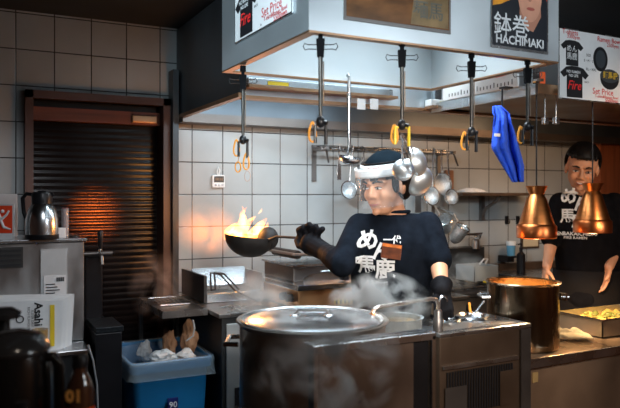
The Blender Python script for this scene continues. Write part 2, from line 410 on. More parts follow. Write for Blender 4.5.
# portrait poster
root, P, x, y, n = poster('portrait_poster', 'framed poster of a man in dark shirt at the right end of the pass hood', (1.602, PY0-.001, 2.006), (1, 0, 0), UP, .272, .36, steel)
flat(P, [(.03, .025), (.97, .025), (.97, .97), (.03, .97)], mat('poster_dark', (.014, .017, .024), .35), 'print', root, x, y)
def blob(P, cx, cy, rx, ry, k=24, a0=0): return [(cx+rx*math.cos(2*math.pi*i/k+a0), cy+ry*math.sin(2*math.pi*i/k+a0)) for i in range(k)]
flat(P, [(.03, .40), (.15, .42), (.30, .47), (.45, .52), (.45, .97), (.03, .97)], mat('poster_fire', (.85, .28, .02), .4, 0, .5, 18), 'backdrop_print', root, x, y, .0012)
flat(P, [(.86, .62), (.97, .52), (.97, .97), (.80, .97)], mat('poster_red', (.6, .04, .02), .4, 0, .5, 18), 'backdrop_print', root, x, y, .0012)
flat(P, [(.48, .36), (.60, .22), (.72, .20), (.86, .36), (.84, .55), (.5, .55)], mat('poster_skin_shade', (.45, .2, .13), .4), 'neck_print', root, x, y, .0016)
flat(P, blob(P, .66, .56, .21, .27), mat('poster_skin', (.62, .30, .20), .4, 0, .15, 14), 'face_print', root, x, y, .0022)
flat(P, blob(P, .67, .42, .07, .016), mat('poster_lip', (.4, .09, .07), .4), 'mouth_print', root, x, y, .0032)
flat(P, blob(P, .655, .52, .035, .03), mat('poster_skin_shade', (.45, .2, .13), .4), 'nose_print', root, x, y, .0032)
for ex in (.58, .74): flat(P, blob(P, ex, .62, .035, .012), inkm, 'eye_print', root, x, y, .0032)
flat(P, [(.44, .52+.14), (.93, .43+.17), (.93, .70), (.46, .77)], whiteink, 'headband_print', root, x, y, .0032)
text('lettering', '鉢巻', P(.345, .215, .002), x, y, .084, whiteink, root, .0006)
text('lettering', 'HACHIMAKI', P(.49, .085, .002), x, y, .042, whiteink, root, .0010)
# amber framed notice
root, P, x, y, n = poster('wooden_notice', 'amber brown framed notice board near the front corner of the pass hood', (1.022, PY0-.001, 2.030), (1, 0, 0), UP, .408, .36, steel_dark)
flat(P, [(.02, .03), (.98, .03), (.98, .97), (.02, .97)], mat('amber_print', (.13, .05, .015), .25, 0, .6, 7, stretch=(1, 1, 2.5)), 'print', root, x, y)
flat(P, [(.60, .04), (.97, .04), (.97, .5), (.66, .5)], mat('amber_light', (.17, .105, .045), .3, 0, .5, 12), 'print_panel', root, x, y, .0014)
text('lettering', '麺馬', P(.77, .17, .002), x, y, .062, mat('faint_ink', (.10, .09, .07), .5), root, .0008)

# ---------- overhead shelf on the right
t = thing('overhead_shelf', 'brown steel overhead shelf running right from the pass hood', 'shelf', (3, 2.4, 1.92))
MB().box(2.125, 4.9, 2.05, 2.74, 1.935, 1.955).build('shelf_board', steel_brown, t)
MB().box(2.125, 4.9, 2.035, 2.05, 1.925, 1.965).build('front_edge', lip_metal, t)
MB().box(2.11, 2.125, 2.035, 2.74, 1.918, 1.962).build('end_bar', steel, t)
for yy in (2.05, 2.70): MB().box(2.112, 2.15, yy, yy+.03, 1.96, 2.448).build('post', steel, t)
MB().box(2.08, 2.11, 1.99, 2.03, 1.965, 1.975).build('bracket', steel, t)
t = thing('ruler_strip', 'long white strip with tick marks lying along the shelf end bar', 'sign strip', (2.10, 2.4, 1.965))
MB().box(2.095, 2.105, 2.12, 2.62, 1.963, 2.02).build('strip', whitep, t)
g = MB()
for i in range(20): g.box(2.093, 2.095, 2.15+i*.022, 2.153+i*.022, 1.975, 1.99 + (.008 if i % 5 == 0 else 0))
g.build('tick_marks', inkm, t)
MB().box(2.092, 2.107, 2.20, 2.25, 2.019, 2.028).build('red_clip', redm, t)
p = WY(543.5, 90, 2.05); o = MB().box(p.x-.016, p.x+.016, 2.052, 2.085, 1.9555, 2.02).build('orange_box', mat('orange_plastic', (.9, .12, .02), .4), bevel=.004); tag(o, 'small bright orange box on the shelf beside the post', 'box')
o = MB().box(1.2, 1.29, 3.5, 3.55, 2.02, 2.05).build('nothing', steel) if 0 else None
# hooks under the shelf
for u, y_, lab in ((545, 2.1, 'small white plug hanging under the overhead shelf'), (556, 2.1, 'small pale hook plate under the overhead shelf near the poster corner')):
    p = WY(u, 120, y_)
    g = MB(); g.box(p.x-.012, p.x+.012, y_-.01, y_+.01, p.z-.018, p.z+.012); g.tube([(p.x, y_, p.z+.01), (p.x, y_, 1.936)], .0025, 6)
    tag(g.build('hanging_hook', steel, bevel=.002), lab, 'hook')

# ================================================================== BACK LINE
def box_thing(name, label, cat, x0, x1, y0, y1, z0, z1, m, bevel=.004):
    t = thing(name, label, cat, ((x0+x1)/2, (y0+y1)/2, z0))
    MB().box(x0, x1, y0, y1, z0, z1).build('body', m, t, bevel=bevel); return t
t = box_thing('back_cabinet', 'dark steel cabinet under the cooking range, beside the blue bin', 'cabinet', 1.07, 1.62, 2.95, 3.64, 0, .93, black_steel)
MB().box(1.05, 1.62, 2.93, 3.66, .93, .95).build('worktop', steel, t, bevel=.003)
dr = MB().box(1.09, 1.30, 2.938, 2.95, .30, .90).build('door', steel_panel, t, bevel=.003)
g = MB(); g.tube([(1.245, 2.915, .62), (1.245, 2.915, .80)], .007, 8); g.box(1.242, 1.248, 2.915, 2.94, .63, .64); g.box(1.242, 1.248, 2.915, 2.94, .78, .79); g.build('door_handle', whitep, dr)
MB().box(1.13, 1.19, 2.93, 2.938, .52, .60).build('label_plate', blackp, t)
t = thing('side_table', 'thin black topped side table above the blue bin', 'table', (.95, 3.3, 0))
MB().box(.83, 1.045, 3.08, 3.60, .935, .952).build('table_top', mat('table_top_dark', (.16, .17, .18), .3, .9, .3, 8, .1), t, bevel=.002)
g = MB(); g.box(.83, 1.045, 3.075, 3.08, .925, .958); g.box(.825, .83, 3.075, 3.60, .925, .958); g.build('rim', steel, t)
for xx, yy in ((.835, 3.57),): MB().box(xx, xx+.02, yy, yy+.02, 0, .935).build('leg', black_steel, t)
MB().box(1.03, 1.045, 3.57, 3.59, 0, .935).build('leg', black_steel, t)
# wire grate on the table
g = MB()
for i in range(7): g.tube([(.87+i*.022, 3.25, .958), (.87+i*.022, 3.5, .958)], .002, 6)
g.tube([(.865, 3.25, .958), (1.01, 3.25, .958), (1.01, 3.5, .958), (.865, 3.5, .958)], .003, 6, closed=True)
tag(g.build('wire_grate', steel), 'flat wire grate lying on the dark side table', 'grate')
# steel splash tray / fryer trough
t = thing('steel_trough', 'bright steel drip trough with sloping back at the tiled wall', 'trough', (1.25, 3.5, .95))
MB().box(1.10, 1.40, 3.25, 3.62, .953, 1.00).build('basin', steel, t, bevel=.004)
MB().box(1.10, 1.40, 3.46, 3.475, 1.0, 1.11, rot=Matrix.Rotation(math.radians(-38), 3, 'X')).build('splash_plate', steel_bright, t)
MB().box(1.085, 1.10, 3.25, 3.64, .953, 1.09).build('side_plate', black_steel, t)
MB().box(1.40, 1.412, 3.25, 3.64, .953, 1.09).build('side_plate', steel, t)
g = MB(); q = [(1.14, 3.30, 1.01), (1.17, 3.40, 1.085), (1.21, 3.36, 1.08), (1.24, 3.22, 1.01)]
g.tube(q, .005, 6); g.tube([V(p)+V((.03, .02, .0)) for p in q], .005, 6); g.tube([q[0], V(q[0])+V((.03, .02, 0))], .005, 6); g.tube([q[2], V(q[2])+V((.03, .02, 0))], .005, 6); g.tube([q[3], (1.33, 3.12, .96)], .004, 6)
tag(g.build('wire_holder', iron), 'bent black wire holder leaning in the steel trough', 'wire holder')
# gyoza grill machine
t = thing('griddle_machine', 'steel griddle machine with sloped lid behind the flaming wok', 'cooking machine', (1.65, 3.1, .95))
g = MB(); g.box(1.424, 1.99, 2.86, 3.35, .952, 1.055); g.build('base', mat('orange_lit_steel', (.72, .42, .22), .30, .85, .2, 5, .05), t, bevel=.004)  # orange lamplight tinted into the base steel's own colour
MB().box(1.410, 2.0, 2.845, 3.36, 1.043, 1.07).build('base_rim', steel_bright, t, bevel=.003)
MB().box(1.45, 1.94, 2.97, 3.33, 1.07, 1.145).build('cook_box', steel_dark, t, bevel=.006)
MB().box(1.44, 1.95, 2.955, 3.34, 1.145, 1.155).build('cook_box_rim', steel, t)
g = MB(); g.prism([(0, 0), (.36, 0), (.36, .10), (.30, .10), (.27, .075), (.21, .075), (.17, .045), (.04, .045), (0, .03)], (1.47, 2.90, 1.07), (1, 0, 0), UP, .004); g.build('front_plate', steel_bright, t)
MB().box(1.455, 1.80, 2.99, 3.30, 1.185, 1.20, rot=Matrix.Rotation(math.radians(4), 3, 'Y')).build('lid', steel_dark, t, bevel=.006)
MB().box(1.62, 1.66, 2.955, 2.99, 1.16, 1.195).build('lid_catch', mat('brass', (.75, .42, .1), .35, 1), t, bevel=.004)
g = MB(); g.tube([(1.49, 3.0, 1.20), (1.49, 3.28, 1.20)], .022, 10); g.build('lid_hinge', iron, t, smooth=True)
for yy in (2.93, 3.0):
    MB().lathe([(0, 0), (.02, 0), (.018, .03), (0, .03)], (1.424, yy, 1.0), 16, (-1, 0, 0)).build('knob', blackp, t, smooth=True)
g = MB(); g.tube([(1.56, 2.885, 1.125), (1.63, 2.87, 1.128)], .004, 6); lv = g.build('lever', steel, t); MB().ell((1.645, 2.87, 1.128), .014, 12).build('lever_knob', blackp, lv, smooth=True)
MB().box(1.68, 1.71, 2.87, 2.90, 1.075, 1.13).build('switch_block', blackp, t, bevel=.002)
g = MB(); g.box(1.62, 1.74, 2.856, 2.859, .965, .985); g.build('warning_sticker', yellowp, t)
g = MB()
for i in range(5): g.box(1.625+i*.024, 1.635+i*.024, 2.8535, 2.8555, .965, .985)
g.build('sticker_stripes', inkm, t)
# grill cabinet below
t = box_thing('range_cabinet', 'steel range cabinet carrying the griddle machine behind the chef', 'cabinet', 1.63, 2.45, 2.86, 3.64, 0, .93, steel_dark)
MB().box(1.625, 2.46, 2.84, 3.66, .93, .95).build('worktop', steel, t, bevel=.003)
# right back range
t = thing('gas_range', 'dark gas range at the tiled wall between chef and second man', 'range', (2.9, 3.4, 0))
MB().box(2.47, 3.30, 3.05, 3.64, 0, .90).build('body', steel_dark, t, bevel=.004)
MB().box(2.46, 3.31, 3.03, 3.66, .90, .93).build('range_top', iron, t, bevel=.004)
MB().box(2.47, 3.30, 3.66, 3.70, .90, 1.13).build('back_guard', black_steel, t)
g = MB()
for i in range(9): g.tube([(2.55+i*.085, 3.08, .945), (2.55+i*.085, 3.6, .945)], .006, 6)
for yy in (3.12, 3.35, 3.58): g.tube([(2.52, yy, .943), (3.26, yy, .943)], .006, 6)
g.build('grate', iron, t)
for i in range(3): MB().lathe([(0, 0), (.022, 0), (.018, .03), (0, .03)], (2.62+i*.2, 3.05, .84), 16, (0, -1, 0)).build('knob', blackp, t, smooth=True)
p = WY(477, 278, 3.35)
t = thing('steel_container', 'square steel container steaming on the gas range', 'container', (p.x, 3.35, .951))
g = MB(); x0, x1, y0, y1 = p.x-.10, p.x+.10, 3.26, 3.44
for bx in ((x0, x0+.004, y0, y1), (x1-.004, x1, y0, y1), (x0, x1, y0, y0+.004), (x0, x1, y1-.004, y1)): g.box(*bx, .952, 1.05)
g.box(x0, x1, y0, y1, .952, .956); g.build('shell', steel_inner, t)
g = MB(); g.tube([(p.x+.07, 3.35, 1.05), (p.x+.09, 3.35, 1.08), (p.x+.04, 3.33, 1.085), (p.x+.02, 3.35, 1.05)], .006, 8); g.build('handle', whitep, t)
o = MB().box(p.x-.07, p.x+.03, 3.18, 3.22, .952, .965).build('yellow_sponge', yellowp, bevel=.004); tag(o, 'yellow sponge strip on the gas range before the steel container', 'sponge')
# wall faucet right
p = WY(475, 262, 3.6)
t = thing('wall_faucet', 'bent steel faucet on the wall above the gas range', 'faucet', (p.x, 3.7, 1.13))
g = MB(); g.tube([(p.x+.06, 3.72, 1.20), (p.x+.06, 3.62, 1.20), (p.x+.05, 3.60, 1.225), (p.x-.15, 3.55, 1.235), (p.x-.16, 3.55, 1.21)], .009, 10); g.build('spout', steel_bright, t, smooth=True)
g = MB(); g.lathe([(0, 0), (.028, 0), (.028, .06), (.015, .075), (.015, .11), (0, .11)], (p.x+.06, 3.66, 1.12), 16); g.box(p.x+.03, p.x+.10, 3.63, 3.65, 1.225, 1.235); g.build('valve', steel, t, smooth=True)
# far sink unit behind pot
t = box_thing('sink_unit', 'steel sink unit at the back wall behind the second pot', 'sink', 3.34, 4.45, 3.15, 3.70, 0, .93, steel_brown)
MB().box(3.33, 4.46, 3.13, 3.70, .93, .95).build('sink_rim', steel, t, bevel=.003)
MB().box(3.33, 4.46, 3.68, 3.72, .95, 1.0).build('back_guard', steel_brown, t)
p = WY(511, 250, 3.66)
t = thing('soap_dispenser', 'pale blue soap dispenser cup in a black holder on the wall', 'soap dispenser', (p.x, 3.66, p.z-.05))
MB().lathe([(0, 0), (.028, 0), (.034, .10), (.03, .10), (.026, .006), (0, .006)], (p.x, 3.66, p.z-.04), 20).build('cup', mat('blue_liquid', (.12, .33, .5), .2, 0, .1), t, smooth=True)
MB().lathe([(.0345, 0), (.036, .03), (.0, .03)], (p.x, 3.66, p.z+.035), 20).build('cup_top', whitep, t, smooth=True)
MB().box(p.x-.05, p.x+.04, 3.62, 3.74, p.z-.055, p.z-.041).build('holder', blackp, t); MB().box(p.x-.05, p.x+.01, 3.64, 3.74, p.z-.085, p.z-.055).build('holder_pipe', blackp, t)
p = WY(521, 268, 3.5)
t = thing('pump_bottle', 'black pump bottle by the sink behind the copper lamp', 'bottle', (p.x, 3.5, .951))
MB().lathe([(0, 0), (.03, 0), (.03, .13), (.012, .15), (.012, .18), (0, .18)], (p.x, 3.5, .951), 18).build('bottle_body', blackp, t, smooth=True)
g = MB(); g.tube([(p.x, 3.5, 1.13), (p.x, 3.5, 1.16), (p.x-.04, 3.48, 1.155)], .006, 8); g.build('pump', blackp, t)
p = WY(535, 242, 3.7)
t = thing('wall_notice', 'small pale wall plate with dark frame between the copper lamps', 'wall plate', (p.x, 3.74, p.z-.05))
MB().box(p.x-.10, p.x+.08, 3.735, 3.749, p.z-.05, p.z+.04).build('frame', steel_brown, t); MB().box(p.x-.085, p.x+.065, 3.731, 3.735, p.z-.035, p.z+.025).build('plate', mat('cream_paper', (.6, .5, .33), .6), t)
for u, lab in ((507, 'left of two black hooks on the tiles above the soap dispenser'), (518, 'right of two black hooks on the tiles above the soap dispenser')):
    p = WY(u, 220, 3.74); g = MB(); g.box(p.x-.012, p.x+.012, 3.735, 3.75, p.z-.03, p.z+.03); g.tube([(p.x, 3.735, p.z-.02), (p.x, 3.715, p.z-.025), (p.x, 3.713, p.z-.005)], .004, 6)
    tag(g.build('wall_hook', blackp), lab, 'hook')
# wall timer
p = WY(218.5, 181, 3.73)
t = thing('kitchen_timer', 'small white digital kitchen timer hanging on the tiles above the wok', 'timer', (p.x, 3.735, p.z-.04))
MB().box(p.x-.039, p.x+.039, 3.722, 3.742, p.z-.040, p.z+.036).build('case', whitep, t, bevel=.008)
MB().box(p.x-.030, p.x+.030, 3.719, 3.7215, p.z-.008, p.z+.028).build('screen', mat('lcd', (.08, .07, .06), .25), t)
for i in range(3): MB().box(p.x-.028+i*.021, p.x-.014+i*.021, 3.718, 3.7215, p.z-.03, p.z-.018).build('button', steel, t, bevel=.002)
text('lettering', '88:88', (p.x, 3.7185, p.z+.009), (1, 0, 0), UP, .022, mat('lcd_digits', (.3, .16, .08), .5), t)
g = MB(); g.tube([(p.x-.004, 3.735, p.z+.037), (p.x-.008, 3.728, p.z+.06), (p.x+.0, 3.728, p.z+.085), (p.x+.008, 3.728, p.z+.06), (p.x+.004, 3.735, p.z+.037)], .004, 6); g.build('hook', whitep, t)

# ---------- utensil rail
RY = 3.60
a, b = WY(322, 147, RY), WY(454, 151, RY); RZ = 1.785
t = thing('utensil_rail', 'steel utensil rail on arms fixed to the tiled wall behind the chef', 'rail', ((a.x+b.x)/2, 3.6, RZ))
g = MB(); g.tube([(a.x, RY, RZ), (b.x, RY, RZ)], .009, 10); g.build('rail_bar', steel, t, smooth=True)
g = MB(); g.tube([(a.x, RY+.08, RZ+.02), (b.x, RY+.08, RZ+.02)], .007, 10); g.build('rail_bar', steel, t, smooth=True)
for x in (a.x+.02, (a.x+b.x)/2+.1, b.x-.02):
    g = MB(); g.box(x-.012, x+.012, RY-.03, 3.745, RZ-.008, RZ+.012); g.box(x-.014, x+.014, 3.735, 3.75, RZ-.2, RZ+.03)
    g.tube([(x, RY-.02, RZ-.005), (x-.03, RY-.10, RZ-.09)], .006, 8); g.build('bracket', steel_dark, t)
def catenary(p0, p1, n=6): return [p0.lerp(p1, i/n) for i in range(n+1)]
mesh_m = mat('wire_mesh', (.62, .65, .67), .35, .9, .3, 120, .6)
def strainer(u, v, r, Y, label, tilt=0, hl=.2, deep=1.0, yaw=0.0, name='wire_strainer'):
    """hanging strainer: rim ring, mesh bowl opening towards the room, handle up to the rail"""
    Y += .15
    p = WY(u, v, Y); top = V((p.x+tilt, Y, RZ+.0))
    t = thing(name, label, 'strainer', (p.x, Y, p.z-r), 'utensils on the wall rail')
    ax = V((math.sin(yaw), -math.cos(yaw), .15)).normalized()
    q = V((0, 0, 1)).rotation_difference(ax)
    pts = [p+q @ V((r*math.cos(k*math.pi/12), r*math.sin(k*math.pi/12), 0)) for k in range(24)]
    MB().tube(pts, .004, 6, closed=True).build('rim', steel_bright, t, smooth=True)
    MB().lathe([(r*math.cos(k*math.pi/16), -deep*r*math.sin(k*math.pi/16)) for k in range(0, 9)], p, 24, ax).build('bowl', mesh_m, t, smooth='all')
    d = (top-p).normalized(); s = p+d*r
    e = top+V((0, 0, .0))
    MB().tube([s, s.lerp(e, .5), e+V((0, -.012, -.012)), e+V((0, -.016, .010)), e+V((0, 0, .019))], [.0045]*5, 8).build('handle', steel, t, smooth=True)
    return t
strainer(349, 190, .055, 3.40, 'small strainer with white loop handle, leftmost under the wall rail', .02)
strainer(443, 184, .075, 3.42, 'large round mesh strainer at the right end of the rail', -.02, deep=.7)
strainer(432, 196, .060, 3.36, 'mesh strainer hanging left of the large round one on the rail', .01)
strainer(452, 197, .052, 3.38, 'smaller mesh strainer hanging lowest right on the rail', -.05)
def flat_tool(u, v, w_, h_, Y, label, m, name='spatula'):
    Y += .15
    p = WY(u, v, Y); t = thing(name, label, 'spatula', (p.x, Y, p.z-h_/2), 'utensils on the wall rail')
    MB().prism([(-w_/2, 0), (w_/2, 0), (w_/2*.9, h_), (-w_/2*.9, h_)], (p.x, Y, p.z-h_/2), (1, 0, 0), UP, .003).build('blade', m, t, bevel=.001)
    s = V((p.x, Y, p.z+h_/2)); MB().tube([s, (p.x, Y, RZ-.02), (p.x, Y-.008, RZ+.0), (p.x, RY-.008, RZ+.016), (p.x, RY+.004, RZ+.014)], .005, 8).build('handle', steel_dark, t)
    return t
flat_tool(364, 190, .06, .14, 3.41, 'flat steel spatula hanging beside the face shield', steel)
flat_tool(378, 196, .05, .1, 3.41, 'narrow spatula half hidden behind the chef head', steel_dark)
flat_tool(418, 202, .05, .14, 3.42, 'dark flat spatula on the rail behind the round ladles', steel_dark)
strainer(361, 182, .040, 3.44, 'small round ladle bowl hanging above the spatula behind the face shield', .01, deep=.6, name='small_ladle')
flat_tool(433, 206, .03, .16, 3.45, 'thin dark handle hanging behind the mesh strainers', steel_dark)
flat_tool(339, 172, .03, .10, 3.45, 'thin steel tool at the left end of the rail', steel)
# noodle basket strainers lower down
def basket(u, v, Y, label, ax):
    p = WY(u, v, Y); ax = V(ax).normalized()
    t = thing('noodle_basket', label, 'noodle basket', (p.x, Y, p.z-.1), 'noodle baskets on the lower hooks')
    q = V((0, 0, 1)).rotation_difference(ax); r = .05
    MB().tube([p+q @ V((r*math.cos(k*math.pi/12), r*math.sin(k*math.pi/12), 0)) for k in range(24)], .005, 6, closed=True).build('rim', steel_bright, t, smooth=True)
    MB().lathe([(r, 0), (r*.92, -.05), (r*.8, -.10), (r*.4, -.125), (0, -.13)], p, 24, ax).build('basket', mesh_m, t, smooth='all')
    MB().tube([p+q @ V((0, r, 0)), p+q @ V((0, r, 0))+V((-.02, .03, .06)), V((p.x-.02, 3.73, p.z+.14))], .006, 8).build('handle', steel, t)
basket(445, 219, 3.5, 'left noodle basket hanging at the wall beside the chef shoulder', (-.5, -.55, .75))
basket(463, 227, 3.46, 'right noodle basket hanging at the wall beside the chef shoulder', (.25, -.5, .8))
# wooden board and shelf
a, b = WY(455, 193, 3.6), WY(533, 193, 3.6)
t = thing('wall_shelf', 'dark narrow wall shelf with curved bracket right of the rail', 'shelf', ((a.x+b.x)/2, 3.65, 1.5))
MB().box(a.x, b.x, 3.52, 3.748, 1.495, 1.515).build('board', steel_brown, t)
p = WY(495, 200, 3.6)
g = MB(); g.tube([(p.x, 3.55, 1.49), (p.x, 3.60, 1.45), (p.x, 3.70, 1.40), (p.x, 3.74, 1.34)], .012, 8); g.box(p.x-.015, p.x+.015, 3.72, 3.75, 1.32, 1.495); g.build('bracket', steel_dark, t)
g = MB(); c = WY(470, 189, 3.6)
g.grid(lambda i, j: (c.x-.09+.20*i, 3.54+.12*j, 1.517+.028*abs(math.sin(9*i+4*j))*(math.sin(math.pi*i)**.5)*(math.sin(math.pi*j)**.5)+.004), 20, 10)
tag(g.build('white_rag', whiteink, smooth='all', solid=.004), 'crumpled white rag lying on the dark wall shelf', 'cloth')
p = WY(450, 180, 3.72)
o = MB().box(p.x-.035, p.x+.035, 3.72, 3.745, p.z-.09, p.z+.07).build('wooden_paddle', mat('board_wood', (.20, .09, .05), .5, 0, .3, 6, stretch=(6, 6, 1)), bevel=.006); tag(o, 'brown wooden board on the tiles at the right end of the rail', 'board')

# ================================================================== WOK, FLAME
wc = W(250, 236, 3.15)
t = thing('wok', 'blackened iron wok full of flames held out by the chef', 'wok', wc+V((0, 0, -.09)))
q = Matrix.Rotation(math.radians(6), 3, V((0.461, .887, 0)))
ax = (q @ V((0, 0, 1))).normalized()
g = MB(); r = .118
pr = [(r*math.sin(k*math.pi/20), -.10*math.cos(k*math.pi/20)) for k in range(0, 11)]
g.lathe([(max(a, 0), b) for a, b in pr]+[(a*.95, b*.95+.0) for a, b in pr[::-1]], wc, 32, ax); g.build('pan', iron, t, smooth=True)
hand = W(300, 238, 2.98)
hs = wc+(hand-wc).normalized()*.105
g = MB(); g.tube([hs+V((0, 0, -.02)), hs.lerp(hand, .3)+V((0, 0, .002)), hand, hand+(hand-hs).normalized()*.10], [.010, .006, .006, .006], 10); g.build('handle', iron, t, smooth=True)
# second ladle-like iron lip seen right of the pan
g = MB(); g.ell(wc+RIGHT*.085+V((0, 0, -.012)), (.05, .05, .055), 20); g.build('side_bulge', iron, t, smooth='all')
def fire_mat(name, strength, c0, c1, dens=0, scale=22):
    m = bpy.data.materials.new(name); m.use_nodes = True; nt = m.node_tree; nt.nodes.remove(nt.nodes['Principled BSDF'])
    out = nt.nodes['Material Output']; pv = nt.nodes.new('ShaderNodeEmission'); nt.links.new(pv.outputs[0], out.inputs['Volume'])
    tc = nt.nodes.new('ShaderNodeTexCoord'); n = nt.nodes.new('ShaderNodeTexNoise'); n.inputs['Scale'].default_value = scale; nt.links.new(tc.outputs['Object'], n.inputs[0])
    r = nt.nodes.new('ShaderNodeValToRGB'); r.color_ramp.elements[0].color = (*c0, 1); r.color_ramp.elements[1].color = (*c1, 1)
    r.color_ramp.elements[0].position = .35; r.color_ramp.elements[1].position = .6
    nt.links.new(n.outputs[0], r.inputs[0]); nt.links.new(r.outputs[0], pv.inputs[0])
    mm = nt.nodes.new('ShaderNodeMapRange'); mm.inputs[1].default_value = .3; mm.inputs[2].default_value = .65; mm.inputs[3].default_value = strength*.25; mm.inputs[4].default_value = strength
    nt.links.new(n.outputs[0], mm.inputs[0]); nt.links.new(mm.outputs[0], pv.inputs[1])
    return m
fm = fire_mat('fire', 170, (1, .17, .01), (1, .46, .08))
fl = thing('flame', 'bright orange flames leaping from the black wok', 'flame', wc)
def tongue(px, rad, name='flame_tongue', m=fm, dd=0):
    pts = [W(u, v, 3.14+dd) for u, v in px]; k = 4; P = []; Rr = []
    for i in range(len(pts)-1):
        for j in range(k):
            tt = j/k; p0 = pts[max(i-1, 0)]; p1 = pts[i]; p2 = pts[i+1]; p3 = pts[min(i+2, len(pts)-1)]
            P.append(.5*((2*p1)+(p2-p0)*tt+(2*p0-5*p1+4*p2-p3)*tt*tt+(3*p1-p0-3*p2+p3)*tt**3)); Rr.append(rad[i]*(1-tt)+rad[i+1]*tt)
    P.append(pts[-1]); Rr.append(rad[-1])
    MB().tube(P, [x*3.14/F for x in Rr], 12).build(name, m, fl, smooth='all')
tongue([(229, 236), (234, 232), (240, 228), (243, 219), (242, 213), (247, 207)], [2, 5, 5, 4, 2, .3])
tongue([(226, 240), (228, 232), (234, 226), (240, 222)], [2, 4, 2.6, .3])
tongue([(236, 236), (243, 229), (249, 222), (256, 216)], [5, 5.5, 3, .3])
tongue([(232, 239), (242, 236), (250, 235), (258, 237)], [3, 5, 4, 1])
tongue([(248, 236), (255, 231), (261, 225), (267, 218)], [3, 4.6, 3.8, .4], dd=-.04)
tongue([(252, 238), (260, 233), (266, 228), (268, 222)], [2, 3.5, 2.2, .3], dd=.03)
tongue([(242, 216), (244, 211), (242, 206)], [.6, 1.6, .3])
tongue([(258, 214), (261, 211), (262, 208)], [.3, 1.2, .2])

def puff(name, c, r, dens, label, col=(.9, .93, .97), scale=7, emis=0, ecol=None, seed=0, thr=.46, group='steam drifting over the cooking line'):
    m = bpy.data.materials.new(name+'_vol'); m.use_nodes = True; nt = m.node_tree; nt.nodes.remove(nt.nodes['Principled BSDF'])
    out = nt.nodes['Material Output']; pv = nt.nodes.new('ShaderNodeVolumePrincipled'); nt.links.new(pv.outputs[0], out.inputs['Volume'])
    pv.inputs['Color'].default_value = (*(min(1, k*1.07) for k in col), 1); pv.inputs['Anisotropy'].default_value = .2
    tc = nt.nodes.new('ShaderNodeTexCoord'); mp = nt.nodes.new('ShaderNodeMapping'); mp.inputs['Location'].default_value = (seed*3.1, seed*1.7, seed*.9)
    n = nt.nodes.new('ShaderNodeTexNoise'); n.inputs['Scale'].default_value = scale; n.inputs['Detail'].default_value = 3; n.inputs['Distortion'].default_value = .8
    nt.links.new(tc.outputs['Object'], mp.inputs[0]); nt.links.new(mp.outputs[0], n.inputs[0])
    mr = nt.nodes.new('ShaderNodeMapRange'); mr.inputs[1].default_value = thr; mr.inputs[2].default_value = .72; nt.links.new(n.outputs[0], mr.inputs[0])
    dv = nt.nodes.new('ShaderNodeVectorMath'); dv.operation = 'DIVIDE'; nt.links.new(tc.outputs['Object'], dv.inputs[0]); dv.inputs[1].default_value = r
    ln = nt.nodes.new('ShaderNodeVectorMath'); ln.operation = 'LENGTH'; nt.links.new(dv.outputs[0], ln.inputs[0])
    fo = nt.nodes.new('ShaderNodeMapRange'); fo.inputs[1].default_value = 1; fo.inputs[2].default_value = .2; nt.links.new(ln.outputs['Value'], fo.inputs[0])
    mu = nt.nodes.new('ShaderNodeMath'); mu.operation = 'MULTIPLY'; nt.links.new(mr.outputs[0], mu.inputs[0]); nt.links.new(fo.outputs[0], mu.inputs[1])
    m2 = nt.nodes.new('ShaderNodeMath'); m2.operation = 'MULTIPLY'; m2.inputs[1].default_value = dens; nt.links.new(mu.outputs[0], m2.inputs[0]); nt.links.new(m2.outputs[0], pv.inputs['Density'])
    if emis:
        pv.inputs['Emission Color'].default_value = (*ecol, 1)
        m3 = nt.nodes.new('ShaderNodeMath'); m3.operation = 'MULTIPLY'; m3.inputs[1].default_value = emis; nt.links.new(mu.outputs[0], m3.inputs[0]); nt.links.new(m3.outputs[0], pv.inputs['Emission Strength'])
    o = MB().ell(c, r, 16).build(name, m, smooth='all', origin=c)
    tag(o, label, 'steam', group, 'stuff'); return o

# ================================================================== FRONT LINE
t = box_thing('low_stove', 'low dark stove under the big stockpot', 'stove', .62, 1.50, 1.56, 2.19, 0, .55, steel_dark)
MB().box(.61, 1.51, 1.55, 2.20, .55, .57).build('stove_top', iron, t)
# stockpot
pc = V((1.003, 1.914, .571)); pr_ = .234; PZt = 1.10
t = thing('stockpot', 'huge steel stockpot with flat lid in front of the chef', 'stockpot', pc)
MB().lathe([(0, 0), (pr_*.97, 0), (pr_, .02), (pr_, .515), (pr_+.012, .529), (pr_+.008, .533), (pr_-.008, .525), (pr_-.008, .03), (0, .02)], pc, 64).build('pot_body', mat('pot_steel', (.36, .33, .30), .36, .75, .3, 5, .08, rvar=.1), t, smooth=True)
MB().lathe([(0, .012), (.10, .010), (.20, .004), (pr_-.018, -.002), (pr_-.006, .004), (pr_-.006, .0), (pr_-.02, -.008), (0, -.002)], pc+V((0, 0, .530)), 64).build('lid', steel_bright, t, smooth=True)
g = MB(); lz = pc.z+.542
g.tube([pc-RIGHT*.055+V((0, 0, .541)), pc-RIGHT*.045+V((0, 0, .556)), pc+RIGHT*.045+V((0, 0, .556)), pc+RIGHT*.055+V((0, 0, .541))], .006, 8); g.ell(pc-RIGHT*.055+V((0, 0, .541)), (.02, .012, .004)); g.ell(pc+RIGHT*.055+V((0, 0, .541)), (.02, .012, .004)); g.build('lid_handle', steel, t, smooth=True)
for s in (-1, 1):
    dirv = (-RIGHT*s*-1).normalized() if 0 else RIGHT*s
    c0 = pc+dirv*pr_+V((0, 0, .46)); tn = FWD
    g = MB(); g.tube([c0-tn*.06, c0-tn*.055+dirv*.04, c0+tn*.055+dirv*.04, c0+tn*.06], .008, 8); g.build('handle', steel, t, smooth=True)
